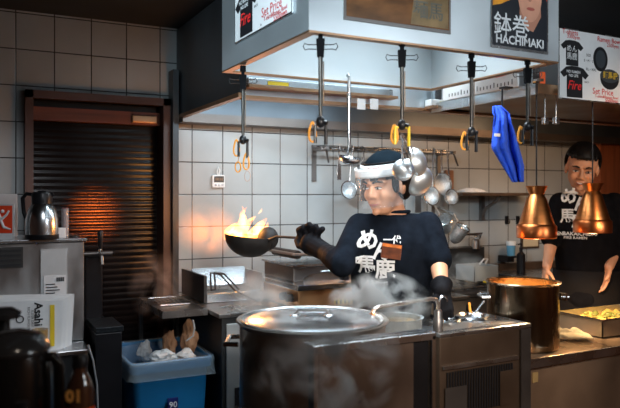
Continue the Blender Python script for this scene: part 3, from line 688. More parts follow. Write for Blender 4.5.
# heat guard panel
t = thing('heat_guard', 'tall steel heat guard with perforated top lip before the stockpot', 'heat guard', (1.04, 1.6, .571))
x0, x1 = .838, 1.247
MB().box(x0+.02, x1-.075, 1.60, 1.606, .575, 1.085).build('panel', mat('guard_panel', (.14, .10, .08), .40, .65, .35, 4, .08, rvar=.15), t)
MB().box(x1-.075, x1-.02, 1.603, 1.61, .575, 1.085).build('dark_panel', blackp, t)
for xx in (x0, x1-.014): MB().box(xx, xx+.014, 1.590, 1.625, .571, 1.085).build('upright', steel_bright, t, bevel=.002)
g = MB(); g.box(x0, x1, 1.595, 1.655, 1.085, 1.093); g.box(x0, x1, 1.59, 1.595, 1.072, 1.093); g.build('top_lip', steel, t, bevel=.001)
g = MB()
for i in range(44): 
    xx = x0+.012+i*.0088; g.box(xx, xx+.0035, 1.602, 1.612, 1.0932, 1.0942); g.box(xx, xx+.0035, 1.632, 1.642, 1.0932, 1.0942)
g.build('lip_holes', inkm, t)
# narrow soup pot behind guard
sp = V((1.425, 2.05, .571))
t = thing('soup_pot', 'open soup pot with pale golden broth behind the heat guard', 'pot', sp)
MB().lathe([(0, 0), (.093, 0), (.093, .47), (.10, .48), (.088, .478), (.088, .02), (0, .02)], sp, 40).build('pot_body', steel_inner, t, smooth=True)
MB().lathe([(0, .462), (.0875, .462), (.0875, .02), (0, .02)], sp, 40).build('broth', mat('broth', (.50, .33, .14), .15, 0, .25, 9), t, smooth=True)
# noodle boiler
t = thing('noodle_boiler', 'steel noodle boiler with perforated top and round basins', 'noodle boiler', (1.75, 2.07, 0))
X0, X1, Y0, Y1 = 1.53, 1.972, 1.93, 2.19
MB().box(X0, X1, Y0, Y1, 0, .985).build('body', steel_brown, t, bevel=.004)
MB().box(X0-.004, X1, Y0-.008, Y1, .985, 1.0).build('top_plate', steel, t, bevel=.003)
g = MB()
for i in range(34): g.box(X0+.035+i*.0118, X0+.039+i*.0118, Y0+.01, Y0+.03, 1.0002, 1.001)
g.build('top_holes', inkm, t)
MB().box(X0+.01, X1-.07, Y0-.012, Y0, .868, .880).build('front_ledge', steel, t)
MB().box(X1-.055, X1-.005, Y0-.010, Y0-.001, .50, .98).build('corner_post', steel_dark, t)
g = MB()
for i in range(26): g.box(X0+.03+i*.0125, X0+.037+i*.0125, Y0-.004, Y0-.001, .70, .855)
g.build('vent_slots', inkm, t)
MB().box(X0+.02, X0+.12, Y0-.007, Y0-.0045, .64, .80).build('cover_plate', steel_dark, t); MB().box(X1-.16, X1-.07, Y0-.007, Y0-.0045, .70, .83).build('cover_plate', steel_brown, t)
for k, (u, rr) in enumerate(((449, .045), (473, .062))):
    p = WY(u, 318, 2.11)
    MB().lathe([(rr*.8, 0), (rr, .0), (rr+.006, .012), (rr, .014), (rr*.85, .004), (0, .002), (0, 0)], (p.x, 2.11, 1.0), 32).build('basin_ring', steel_bright, t, smooth=True)
for lab, u, v0, tip in (('short spoon with orange wooden handle in the boiler basin', 469, 300, -6), ('steel ladle handle leaning out of the boiler basin', 484, 297, 6)):
    p = WY(473, 318, 2.11); e = WY(u+0, v0, 2.13)
    a = V((p.x+tip*.002, 2.11, 1.017))
    t2 = thing('spoon', lab, 'spoon', a)
    MB().tube([a, a.lerp(V((e.x, 2.13, 1.06)), 1)], .005, 8).build('handle', orange_band if tip < 0 else steel_bright, t2); MB().ell(a+V((0, 0, .002)), (.016, .012, .006), 10).build('spoon_bowl', steel, t2, smooth=True)
# faucets
fb = V((1.55, 1.965, 1.0))
t = thing('swing_faucet', 'long swing spout faucet reaching over the stockpot', 'faucet', fb)
MB().lathe([(0, 0), (.019, 0), (.019, .045), (.015, .05), (.015, .072), (.010, .08), (0, .08)], fb+V((0, 0, .001)), 20).build('base', steel_dark, t, smooth=True)
tip = V((1.225, 1.90, 1.10))
g = MB(); g.tube([fb+V((0, 0, .075)), fb+V((0, 0, .10)), fb+V((-.012, -.003, .118)), fb+V((-.04, -.008, .123)), tip+V((.03, .004, .022)), tip+V((.008, .001, .016)), tip+V((0, 0, .002))], .0075, 10); g.build('spout', mat('spout_steel', (.85, .78, .72), .25, .9, .1), t, smooth=True)
g = MB(); g.lathe([(0, 0), (.011, 0), (.011, .012), (0, .012)], tip+V((0, 0, -.008)), 14); g.build('nozzle', mat('copper', (1, 1, 1)), t, smooth=True)  # copper colour stands for the orange reflection on the spout tip
fb = V((1.60, 2.02, 1.0))
t = thing('gooseneck_tap', 'small gooseneck tap with curved neck on the noodle boiler', 'faucet', fb)
MB().lathe([(0, 0), (.014, 0), (.012, .035), (0, .04)], fb+V((0, 0, .001)), 16).build('base', steel, t, smooth=True)
MB().tube([fb+V((0, 0, .03))]+[fb+V((.0+.018*(1-math.cos(a)), -.0, .095+.022*math.sin(a))) for a in [k*math.pi/8 for k in range(9)]]+[fb+V((.036, 0, .07))], .005, 8).build('neck', steel_bright, t, smooth=True)
g = MB(); g.ell(fb+V((-.02, -.02, .030)), (.022, .016, .014)); g.tube([fb+V((0, 0, .03)), fb+V((-.045, -.03, .04))], .006, 8); g.build('valve', mat('brass', (1, 1, 1)), t, smooth=True)
# right stockpot
pc2 = V((2.142, 2.138, .8515))
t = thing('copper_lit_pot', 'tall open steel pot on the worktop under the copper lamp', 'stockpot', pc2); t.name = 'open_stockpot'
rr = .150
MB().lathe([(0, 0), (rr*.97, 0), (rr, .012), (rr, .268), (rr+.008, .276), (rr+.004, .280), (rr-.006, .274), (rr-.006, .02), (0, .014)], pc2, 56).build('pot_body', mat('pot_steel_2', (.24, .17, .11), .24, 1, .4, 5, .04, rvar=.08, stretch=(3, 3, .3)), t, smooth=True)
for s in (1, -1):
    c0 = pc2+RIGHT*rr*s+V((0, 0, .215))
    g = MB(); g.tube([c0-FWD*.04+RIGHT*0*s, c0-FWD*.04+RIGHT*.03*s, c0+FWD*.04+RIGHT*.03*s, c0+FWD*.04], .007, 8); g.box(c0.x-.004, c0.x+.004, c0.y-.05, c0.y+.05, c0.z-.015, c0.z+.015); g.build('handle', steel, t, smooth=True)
MB().lathe([(0, .235), (rr-.0065, .235), (rr-.0065, .015), (0, .015)], pc2, 48).build('broth', mat('broth_warm', (.55, .30, .09), .25, 0, .25, 10), t)
# worktop
t = thing('pass_worktop', 'long steel pass worktop on the right with the tray and pot', 'worktop', (2.9, 2.15, 0))
MB().box(1.978, 3.9, 1.95, 2.36, .835, .85).build('top', mat('worktop_steel', (.42, .30, .2), .33, .95, .25, 5, .06, rvar=.12), t, bevel=.003)
MB().box(1.978, 3.9, 1.943, 1.95, .815, .85).build('front_lip', steel, t)
MB().box(1.99, 3.9, 1.98, 2.0, .10, .835).build('front_panel', mat('front_panel_steel', (.30, .20, .13), .45, .5, .35, 3, .08, rvar=.15), t)
g = MB(); g.box(2.0, 2.04, 2.02, 2.38, 0, .10); g.box(3.8, 3.84, 2.02, 2.38, 0, .10); g.box(2.0, 3.88, 2.02, 2.38, .1, .12); g.build('plinth', steel_dark, t)
MB().box(2.035, 2.065, 1.977, 1.98, .745, .785).build('tape_patch', mat('masking_tape', (.45, .30, .12), .7), t)
# tray with noodles
t = thing('steel_tray', 'deep rectangular steel tray of yellow noodles on the worktop', 'tray', (2.83, 2.22, .8515))
x0, x1, y0, y1, z0, z1 = 2.57, 3.09, 2.08, 2.345, .8515, .932
g = MB()
for bx in ((x0, x0+.004, y0, y1), (x1-.004, x1, y0, y1), (x0, x1, y0, y0+.004), (x0, x1, y1-.004, y1)): g.box(*bx, z0, z1)
g.box(x0, x1, y0, y1, z0, z0+.004); g.build('pan', mat('tray_steel', (.45, .42, .36), .32, .9, .2), t)
g = MB(); m_ = .012
g.box(x0-m_, x0+.004, y0-m_, y1+m_, z1, z1+.003); g.box(x1-.004, x1+m_, y0-m_, y1+m_, z1, z1+.003); g.box(x0, x1, y0-m_, y0+.004, z1, z1+.003); g.box(x0, x1, y1-.004, y1+m_, z1, z1+.003); g.build('rim', steel_bright, t)
def noo(i, j):
    x = x0+.006+i*(x1-x0-.012); y = y0+.006+j*(y1-y0-.012)
    return (x, y, .895+.035*noise.noise(V((x*16, y*16, 0)))+.015*noise.noise(V((x*50, y*50, 3))))
g = MB(); g.grid(noo, 60, 36); o = g.build('noodle_heap', mat('noodles', (.62, .43, .10), .5, 0, .3, 30, .3), smooth='all', solid=.003); tag(o, 'yellow noodles heaped in the steel tray', 'noodles', None, 'stuff')
g = MB()
for k in range(14):
    x, y = random.uniform(x0+.12, x0+.28), random.uniform(y0+.08, y1-.05); g.ell((x, y, .925), (random.uniform(.012, .022), .014, .008), 8)
tag(g.build('chopped_greens', mat('greens', (.16, .17, .03), .5, 0, .3)), 'chopped green onions on the noodles in the tray', 'vegetables', None, 'stuff')
# cloth
cc = WZ(571, 338, .856)
def cl(i, j):
    x = (i-.5)*.17; y = (j-.5)*.15; e = (math.sin(math.pi*i)*math.sin(math.pi*j))**.5 if 0 < i < 1 and 0 < j < 1 else 0
    h = .006+e*(.024+.045*abs(noise.noise(V((x*22+y*9, y*26, 1)))))
    wv = .012*noise.noise(V((i*4, j*4, 5)))
    return cc+RIGHT*(x+wv)+FWD*(y*.6+wv)+V((0, 0, h-.001))
g = MB(); g.grid(cl, 30, 24)
tag(g.build('folded_cloth', mat('cream_cloth', (.30, .26, .17), .9, 0, .3, 12, .4), smooth='all', solid=.004), 'crumpled cream cloth between the pot and the tray', 'cloth')

# ================================================================== COPPER HEAT LAMPS
def heat_lamp(c, label):
    t = thing('heat_lamp', label, 'heat lamp', c, 'copper heat lamps')
    MB().lathe([(.074, .058), (.042, .165), (.034, .178), (.030, .186), (.036, .20), (.046, .222), (.043, .222), (.028, .2), (.026, .186), (.038, .165), (.070, .058)], c, 40).build('shade', lamp_copper, t, smooth=True)
    MB().lathe([(.081, 0), (.083, .002), (.083, .050), (.075, .060), (.072, .058), (.079, .048), (.079, 0)], c, 40, close=True).build('shade_band', mat('copper_dark', (.70, .20, .06), .3, 1, .1), t, smooth=True)
    MB().lathe([(0, -.006), (.03, -.003), (.05, .012), (.048, .04), (.02, .09), (0, .09)], c, 24).build('bulb', mat('bulb', (1, .8, .55), .3, emis=9, ecol=(1, .62, .25)), t, smooth=True)
    MB().tube([c+V((0, 0, .18)), V((c.x, c.y, 1.934))], .003, 8).build('cord', blackp, t)
    l = spot('heat_lamp_light', c+V((0, 0, -.008)), c+V((0, 0, -1)), 20, (1, .66, .36), 150, .02, .5); l.parent = t; l.location = (0, 0, -.032)
    return t
heat_lamp(WY(536.5, 238, 2.09), 'copper heat lamp hanging over the open stockpot, left of the pair')
heat_lamp(WY(592.5, 232.5, 2.09), 'copper heat lamp hanging before the second man, right of the pair')

# ================================================================== PHONE HOLDERS hung from the hood
def holder(p, length, label, strap=1, loops=1, wires=True, clamp='black', yaw=0):
    """p = point at the hood lip; pole of given length with a phone clamp at the end"""
    t = thing('phone_holder', label, 'phone holder', p-V((0, 0, length)), 'phone holder poles hung under the hoods')
    x, z = RIGHT, UP
    g = MB(); g.tube([p+V((0, 0, .0)), p-V((0, 0, .02))], .011, 10); g.tube([p-V((0, 0, .02)), p-V((0, 0, .035))], .007, 8); g.build('mount', mat('clip_black', (.006, .006, .007), .8, 0, .2, spec=.05), t)
    c = p-V((0, 0, .06))
    g = MB(Matrix.Translation(c) @ Matrix((RIGHT, FWD, UP)).transposed().to_4x4()); g.prism([(-.010, -.027), (.010, -.027), (.013, .027), (-.013, .027)], (0, .009, 0), (1, 0, 0), (0, 0, 1), .018); cb = g.build('clip_body', mat('clip_black', (.006, .006, .007), .7, 0, .2, spec=.2), t)
    if wires:
        for s in (-1, 1):
            g = MB(); a = c+x*.012*s
            g.tube([a+z*.01, a+x*.026*s+z*.010, a+x*.036*s+z*.014, a+x*.040*s+z*.004, a+x*.034*s-z*.006, a+x*.024*s-z*.003, a-z*.004], .0015, 6); g.build('clip_wire', iron, cb)
    e = p-V((0, 0, length-.08))
    MB().tube([p-V((0, 0, .085)), e], [.0065, .0055], 10).build('pole', mat('pole_metal', (.05, .045, .04), .35, .7, .3), t, smooth=True)
    MB().tube([p+x*.009-V((0, 0, .10)), p+x*.009-V((0, 0, length*.62))], .002, 8).build('inner_rod', steel_brown, t)
    m_ = yellowp if clamp == 'yellow' else blackp
    g = MB(); w_ = .022 if clamp == 'yellow' else .016; hh = .055
    g.tube([e-x*w_-z*hh, e-x*w_, e+x*w_, e+x*w_-z*hh*(1.1)], .0055, 8); g.build('clamp', m_, t)
    g = MB(); g.ell(e+z*.008, (.014, .014, .018), 12); g.tube([e+z*.01, e+x*.02+z*.004-FWD*.01], .006, 8); g.build('joint', blackp, t, smooth=True)
    for k in range(strap):
        cc_ = e+x*(-.024 if k == 0 else .012)+z*(-.022-.05*k)
        MB().tube([cc_+x*.010*math.cos(a*math.pi/8)*(1-.4*math.sin(a*math.pi/8))+z*.030*math.sin(a*math.pi/8) for a in range(16)], .0035, 6, closed=True).build('strap_loop', orange_band, t, smooth=True)
    return t
holder(WX(243, 66, PX0+.015)+V((0, 0, -.0)), .36, 'phone holder pole at the far left corner of the pass hood with orange loops', 2)
holder(WY(320.5, 28, PY0+.02), .37, 'phone holder pole with orange strap near the front corner of the pass hood', 1)
holder(WY(402, 40, PY0+.02), .36, 'phone holder pole with yellow clamp above the chef head', 1, clamp='yellow', wires=True)
holder(WY(471.5, 52, PY0+.02), .36, 'phone holder pole hanging just left of the blue towel', 1)
holder(WY(527.5, 59, PY0+.02), .33, 'phone holder pole with orange strap just right of the blue towel', 1)
# hair ties hanging low left
for (u, v, a_, lab) in ((238, 167, 3.2, 'oval orange rubber loop dangling lowest under the left phone holder'), (247.5, 176, 2.6, 'thin pale loop dangling beside the oval orange loop')):
    p = WX(u, v, PX0+.015); n_ = 16
    g = MB(); g.tube([p+RIGHT*.0105*math.cos(k*math.pi/8)+UP*(.019)*math.sin(k*math.pi/8) for k in range(n_)], .0028 if a_ > 3 else .0014, 6, closed=True)
    g.tube([p+UP*.018, WX(243, 66, PX0+.015)-UP*.332+RIGHT*(-.016 if a_ > 3 else .016)], .0012, 5)
    tag(g.build('rubber_loop', orange_band if a_ > 3 else mat('pale_loop', (.5, .35, .28), .5), smooth=True), lab, 'loop', 'loops under the left phone holder')
# big ladle hanging from hood rear lip
p = WY(345.5, 77, 2.478)
t = thing('hanging_ladle', 'long steel ladle hanging from the hood left of the chef head', 'ladle', p-V((0, 0, .38)))
MB().tube([p+V((0, -.012, .0)), p+V((0, -.02, .012)), p+V((0, -.03, 0)), p+V((.004, -.02, -.1)), p+V((.006, -.02, -.30)), p+V((.0, -.01, -.335))], [.004, .004, .006, .009, .007, .006], 10).build('handle', steel, t, smooth=True)
c = p+V((.0, -.02, -.345)); pr = [(.050*math.sin(k*math.pi/16), -.034*math.cos(k*math.pi/16)) for k in range(9)]
MB().lathe(pr+[(a*.94, b*.92) for a, b in pr[::-1]], c+RIGHT*.008, 28, (.1, -.25, 1)).build('bowl', steel_bright, t, smooth=True)
MB().tube([c+RIGHT*(.008+.05*math.cos(k*math.pi/12))+FWD*.05*math.sin(k*math.pi/12)+UP*(.0125*math.sin(k*math.pi/12)) for k in range(24)], .003, 6, closed=True).build('rim', steel_bright, t, smooth=True) if 0 else None
# round ladle bowls near the chef head
for i, (u, v, rr, ax, lab) in enumerate(((415, 162, .052, (.6, -.7, .35), 'upper shiny round ladle bowl hanging beside the chef head'),
                              (419, 181, .056, (.35, -.8, -.45), 'lower shiny round ladle bowl hanging beside the chef ear'),
                              (403, 170, .040, (-.7, -.65, -.1), 'small orange glinting ladle bowl closest to the chef head'))):
    p = W(u, v, 2.32+.05*i); axv = V(ax).normalized(); t = thing('round_ladle', lab, 'ladle', p-V((0, 0, rr)), 'round ladles beside the chef head')
    pr = [(rr*math.sin(k*math.pi/18), -rr*.75*math.cos(k*math.pi/18)) for k in range(10)]
    MB().lathe(pr+[(a*.95, b*.93) for a, b in pr[::-1]], p, 32, -axv).build('bowl', mat('ladle_steel', (.75, .77, .78), .38, .9, .08, 5, .05), t, smooth=True)
    q = WY(402, 134, PY0+.02+.02*i); MB().tube([p+UP*rr*.6, p.lerp(q, .5)+UP*.01, q], [.005, .004, .004], 8).build('handle', steel, t, smooth=True)
# ================================================================== BLUE TOWEL
def tow(i, j):
    # j from top 0 to bottom 1
    v = 106+76*j; 
    ul = 496-4*math.sin(j*2.6)+(8*max(0, j-.55)/.45)**1.15; ur = 507+17*min(1, j*1.25)-2*max(0, j-.7)
    if j > .55: ul = 492+(j-.55)*46
    if j < .12: ul = 493; ur = 493+22*(.35+j*4)
    u = ul+(ur-ul)*i
    f_ = .018*math.sin(i*9+j*3)+.012*math.sin(i*17+j*5)
    return WY(u, v, 2.04-.028+f_*(.2+.8*min(1, j*4))-.03*min(1, j*6))
g = MB(); g.grid(tow, 24, 30)
t = thing('blue_towel', 'bright blue microfibre towel hanging from the overhead shelf end', 'towel', WY(507, 180, 2.02))
g.build('fabric', mat('blue_towel_cloth', (.01, .075, .60), .85, 0, .2, 60, .5), t, smooth='all', solid=.006)
g = MB(); q = WY(504, 110, 2.03); g.tube([q, (q.x, 2.04, q.z), (q.x, 2.04, 1.93)], .004, 6); g.box(q.x-.02, q.x+.02, 2.0, 2.036, 1.925, 1.932); g.build('hanging_loop', blackp, t)
p = WY(497, 135, 1.965); MB().box(p.x-.014, p.x+.014, 1.962, 1.966, p.z-.006, p.z+.006).build('care_tag', paper, t)

# ================================================================== LEFT SIDE
t = thing('ice_machine', 'steel fridge box on the left with vent grille and hanging sheet', 'fridge', (.1, 3.4, .84))
FX0, FX1, FY0, FY1 = -.45, .49, 3.16, 3.64
t.name = 'steel_fridge'
MB().box(FX0, FX1, FY0, FY1, .845, 1.29).build('body', mat('fridge_steel', (.50, .50, .50), .32, 1, .3, 3, .05, rvar=.12, stretch=(2, 1, .8)), t, bevel=.004)
MB().box(FX0, FX1+.012, FY0-.012, FY1, 1.29, 1.305).build('top_plate', steel, t, bevel=.003)
a, b = WY(1, 265, FY0), WY(23, 246, FY0)
MB().box(a.x-.2, b.x, FY0-.004, FY0-.001, 1.185, 1.275).build('vent_frame', mat('vent_dark', (.03, .03, .03), .5), t)
g = MB()
for i in range(4): g.box(a.x-.2, b.x-.008, FY0-.007, FY0-.0045, 1.193+i*.021, 1.203+i*.021)
g.build('vent_slots', inkm, t)
p = WY(55, 275, FY0-.02)
t = thing('hanging_sheet', 'white plastic sheet with barcode label hanging on the steel fridge', 'sheet', (p.x, FY0-.01, p.z-.15))
MB().box(p.x-.058, p.x+.052, FY0-.014, FY0-.010, 1.02, 1.262).build('sheet', mat('grey_sheet', (.55, .57, .58), .35, 0, .08), t)
MB().box(p.x-.045, p.x+.045, FY0-.018, FY0-.015, 1.02, 1.145).build('label_paper', paper, t)
g = MB()
for i in range(9): g.box(p.x+.006+i*.0038, p.x+.008+i*.0038+(i % 2)*.001, FY0-.020, FY0-.0185, 1.118, 1.136)
for i in range(6): g.box(p.x-.038, p.x+.0+.03*((i*7) % 3)/3, FY0-.020, FY0-.0185, 1.105-i*.013, 1.109-i*.013)
g.build('print_marks', inkm, t)
# cabinet under fridge
t = box_thing('side_counter', 'dark side counter below the steel fridge', 'counter', -.45, .48, 2.99, 3.64, 0, .825, black_steel)
MB().box(-.45, .49, 2.97, 3.64, .825, .843).build('counter_top', steel, t, bevel=.003)
# menus
for i in range(6):
    y_ = 3.02+i*.012; x1_ = WY(62+i*2.2, 320, y_).x
    root = thing('menu_card', ['front most white drinks menu with yellow stripe against the fridge', 'second menu card behind the yellow striped one', 'third menu card in the stack by the fridge', 'fourth menu card in the stack by the fridge', 'fifth menu card in the stack by the fridge', 'rearmost white menu card touching the hanging sheet'][i], 'menu', (x1_-.2, y_, .844), 'menu cards leaning at the fridge')
    MB().box(x1_-.40, x1_, y_, y_+.004, .844, 1.062+.003*i, rot=Matrix.Rotation(math.radians(3), 3, 'Y')).build('sheet', paper if i % 2 == 0 else whitep, root)
    if i == 0:
        y_ -= .0022; X = (1, 0, 0)
        MB().box(x1_-.048, x1_-.03, y_-.001, y_+.001, .86, 1.035).build('yellow_stripe', yellowp, root)
        MB().box(x1_-.235, x1_-.205, y_-.001, y_+.001, .98, 1.035).build('red_block', redm, root)
        MB().box(x1_-.34, x1_-.26, y_-.001, y_+.001, .90, 1.03).build('orange_block', mat('orange_print', (.7, .22, .03), .5), root)
        text('lettering', 'Asahi', (x1_-.095, y_, 1.0), (0, 0, -1), (1, 0, 0), .045, inkm, root, .0012)
        text('lettering', 'SUPER DRY\nRICH FLAVOUR', (x1_-.125, y_, .985), (0, 0, -1), (1, 0, 0), .014, inkm, root)
        for zz in (.985, .93):
            MB().tube([(x1_-.165+.014*math.cos(a*math.pi/8), y_, zz+.014*math.sin(a*math.pi/8)) for a in range(16)], .0025, 5, closed=True).build('round_print', inkm, root)
# glass on counter
p = WY(40, 345, 2.99); p.z = .844
t = thing('drinking_glass', 'small clear glass of amber drink in front of the menus', 'glass', (p.x, 3.0, .844))
MB().lathe([(0, 0), (.026, 0), (.032, .10), (.030, .10), (.024, .004), (0, .004)], (p.x, 3.0-.02, .8445), 24).build('tumbler', mat('amber_glass', (.45, .3, .12), .1, 0, .1, alpha=.5), t, smooth=True)
# thermos
p = WZ(42, 239, 1.305)
def carafe(p, s, label, name='thermos_jug', body=None):
    t = thing(name, label, 'thermos', p)
    q = lambda pr: [(a*s, b*s) for a, b in pr]
    MB().lathe(q([(0, 0), (.070, 0), (.072, .004), (.072, .022), (0, .022)]), p, 40).build('base', blackp, t, smooth=True)
    MB().lathe(q([(0, .022), (.070, .022), (.072, .05), (.070, .09), (.062, .125), (.050, .150), (.044, .158), (0, .158)]), p, 40).build('body', body or steel_bright, t, smooth=True)
    MB().lathe(q([(0, .158), (.045, .158), (.044, .170), (.046, .20), (.040, .212), (0, .214)]), p, 32).build('lid', blackp, t, smooth=True)
    g = MB(); x = -RIGHT*s
    g.tube([p+x*.04+UP*.20*s, p+x*.07+UP*.205*s, p+x*.088+UP*.185*s, p+x*.082+UP*.12*s, p+x*.068+UP*.085*s], [.009*s]*5, 10); g.build('handle', blackp, t, smooth=True)
    g = MB(); g.tube([p-x*.03+UP*.195*s, p-x*.052+UP*.205*s], [.014*s, .008*s], 10); g.ell(p-x*0+UP*.214*s, (.02*s, .02*s, .006*s)); g.build('spout', blackp, t, smooth=True)
    return t
carafe(p, .98, 'silver thermos jug with black lid and handle on top of the fridge')
# straw holder and napkin block
p = WZ(65, 236, 1.305)
t = thing('straw_holder', 'clear tube of straws beside the silver thermos jug', 'straw holder', p)
MB().lathe([(0, 0), (.017, 0), (.017, .13), (.0155, .13), (.0155, .003), (0, .003)], p, 20).build('tube', mat('hazy_plastic', (.6, .6, .62), .15, alpha=.35), t, smooth=True)
g = MB()
for k in range(7): g.tube([p+V((.006*math.cos(k), .006*math.sin(k), .005)), p+V((.010*math.cos(k), .010*math.sin(k), .135))], .0025, 6)
g.build('straws', mat('straw_red', (.35, .12, .12), .4), t)
p = WZ(62.5, 238, 1.305)
o = MB().box(p.x-.018, p.x+.012, p.y-.02, p.y, 1.306, 1.352).build('white_box', paper, bevel=.003); tag(o, 'small white box at the foot of the straw holder', 'box')
o = MB().lathe([(0, 0), (.022, 0), (.020, .006), (0, .006)], WZ(74, 237.2, 1.3055), 20).build('rubber_coaster', blackp); tag(o, 'flat round black coaster lying at the right edge of the fridge top', 'coaster')
# red sign
p = WZ(-8, 240, 1.306)
t = thing('red_sign', 'red table sign with white running figure at far left of the fridge', 'sign', (p.x+.04, p.y, 1.306))
e = WZ(14.5, 240, 1.306); w_ = (e-p).length; xd = (e-p).normalized(); n = xd.cross(UP)
MB().prism([(0, 0), (w_, 0), (w_, .155), (0, .155)], p, xd, UP, .004).build('holder', mat('acrylic', (.6, .6, .6), .1), t)
q_ = lambda a, b: p+xd*a*w_+UP*b*.155+n*.0045
MB().prism([(w_*.03, .03), (w_*.92, .03), (w_*.92, .148), (w_*.03, .148)], p+n*.0042, xd, UP, .001).build('red_panel', mat('sign_red', (.85, .07, .02), .45), t)
g = MB(); 
for a_, b_, r1, r2 in (((.42, .56), (.68, .70), .006, .005), ((.68, .70), (.78, .82), .005, .004), ((.42, .56), (.55, .36), .006, .006), ((.55, .36), (.85, .30), .006, .003), ((.42, .60), (.30, .8), .006, .004)):
    g.tube([q_(*a_)+n*.002, q_(*b_)+n*.002], [r1, r2], 8)
g.ell(q_(.50, .80)+n*.002, .008, 10); g.build('figure_print', whitep, t, smooth=True)
MB().prism([(w_*.03, .004), (w_*.92, .004), (w_*.92, .028), (w_*.03, .028)], p+n*.0042, xd, UP, .001).build('white_panel', paper, t)
text('lettering', 'SCAN ME', q_(.6, .1)+n*.001, xd, UP, .012, inkm, t) if 0 else None
p = WZ(-6, 238, 1.306); p.y += .03; p.x += .0
o = MB().box(p.x, p.x+.10, p.y+.01, p.y+.016, 1.306, 1.505).build('grey_card', mat('grey_card_paper', (.45, .45, .46), .5), bevel=.003); tag(o, 'tall pale grey card standing behind the red sign', 'card')
# beer tap
p = WY(94, 300, 3.33)
t = thing('beer_tap', 'black beer tap tower with upright handle beside the fridge', 'beer tap', (p.x, 3.33, .9))
MB().box(p.x-.05, p.x+.03, 3.27, 3.40, .905, 1.225).build('tower', blackp, t, bevel=.008)
g = MB(); g.tube([(p.x-.07, 3.25, 1.225), (p.x+.07, 3.25, 1.225)], .011, 10); g.tube([(p.x+.01, 3.25, 1.225), (p.x+.01, 3.18, 1.215), (p.x+.01, 3.17, 1.18)], .008, 8); g.build('cross_bar', steel_dark, t, smooth=True)
th = MB().lathe([(0, 0), (.008, 0), (.012, .05), (.014, .09), (.008, .10), (0, .10)], (p.x+.015, 3.25, 1.235), 16).build('tap_handle', blackp, t, smooth=True)
MB().lathe([(0, 0), (.009, 0), (.009, .02), (0, .02)], (p.x+.015, 3.25, 1.236), 16).build('handle_collar', steel_bright, th, smooth=True)
MB().box(p.x-.045, p.x+.075, 3.02, 3.27, .895, .92).build('drip_tray', mat('drip_tray', (.02, .025, .03), .3, .5, .3, 60, .4), t, bevel=.003)
t = box_thing('tap_cabinet', 'narrow black cabinet under the beer tap beside the bin', 'cabinet', .515, .63, 3.02, 3.62, 0, .894, blackp)
g = MB(); a = WY(88, 345, 2.95); g.tube([a, WY(93, 360, 2.95), WY(97, 385, 2.95), WY(98, 412, 2.95), V((WY(98, 412, 2.95).x, 2.95, .005))], .004, 6)
tag(g.build('grey_cable', mat('cable_grey', (.25, .27, .29), .5)), 'thin grey cable hanging from the side counter edge', 'cable')

# ---------- bin
bx0, bx1, by0, by1 = .672, 1.035, 3.0, 3.47
t = thing('waste_bin', 'blue plastic waste bin with clear liner under the side table', 'bin', ((bx0+bx1)/2, (by0+by1)/2, 0))
def ring(x0, x1, y0, y1, z, r=.03, n=4):
    out = []
    for cx, cy, a0 in ((x1-r, y1-r, 0), (x0+r, y1-r, 90), (x0+r, y0+r, 180), (x1-r, y0+r, 270)):
        for k in range(n+1):
            a = math.radians(a0+90*k/n); out.append((cx+r*math.cos(a), cy+r*math.sin(a), z))
    return out
g = MB(); tt = .02
o_ = lambda z, e: ring(bx0+e, bx1-e, by0+e, by1-e, z)
g.rings([o_(0, .04), o_(.70, .008), o_(.70, -.008), o_(.745, -.010), o_(.748, .0), o_(.74, .006), o_(.02, .045)], cap=True); g.build('tub', blue_bin, t, smooth=True)
def bag(kk, e, z):
    out = ring(bx0+e, bx1-e, by0+e, by1-e, z, .03, 6)
    return [(x+.006*noise.noise(V((x*40, y*40, kk))), y+.006*noise.noise(V((x*40, y*40, kk+9))), z_+(.022*noise.noise(V((x*14, y*14, kk*3)))) if kk != 2 else z_) for x, y, z_ in out]
g = MB(); g.rings([bag(0, .03, .60), bag(1, .016, .70), bag(2, -.002, .752), bag(2, -.016, .752), bag(3, -.020, .73), bag(4, -.018, .70), bag(5, -.024, .668)], cap=False); g.build('liner', bagm, t, smooth='all')
p = WY(173, 400, by0-.012); 
MB().box(p.x-.022, p.x+.026, by0-.006, by0+.004, .46, .575).build('size_label', mat('label_navy', (.01, .02, .16), .5), t)
text('lettering', '90', (p.x+.002, by0-.007, .545), (1, 0, 0), UP, .038, whiteink, t, .0008); text('lettering', 'L', (p.x+.002, by0-.007, .50), (1, 0, 0), UP, .022, whiteink, t)
# waste
def paper_ball(c, r, seed, m, label):
    g = MB(); bmesh.ops.create_icosphere(g.bm, subdivisions=3, radius=1, matrix=Matrix.Translation(c) @ Matrix.Diagonal((*r, 1)))
    for v in g.bm.verts:
        d = (v.co-V(c)); v.co = V(c)+d*(1+.5*noise.noise(v.co*28+V((seed, 0, 0)))+.25*noise.noise(v.co*70))
    tag(g.build('crumpled_paper', m), label, 'waste paper', 'crumpled waste in the bin')
tan = mat('kraft_paper', (.45, .25, .14), .8, 0, .2, 20); tissue = mat('tissue', (.62, .66, .68), .8, 0, .1, 20)
paper_ball((.90, 3.22, .765), (.032, .035, .065), 1, tan, 'crumpled brown paper standing at the middle of the bin')
paper_ball((.985, 3.17, .80), (.038, .04, .075), 2, tan, 'tall crumpled brown paper at the right of the bin')
paper_ball((.84, 3.12, .735), (.06, .05, .035), 3, tissue, 'pale crumpled tissue at the left front of the bin')
paper_ball((.94, 3.10, .735), (.045, .04, .03), 4, tissue, 'pale crumpled tissue between the two brown papers')
paper_ball((.785, 3.26, .745), (.03, .03, .05), 5, tissue, 'upright pale tissue at the left of the bin')
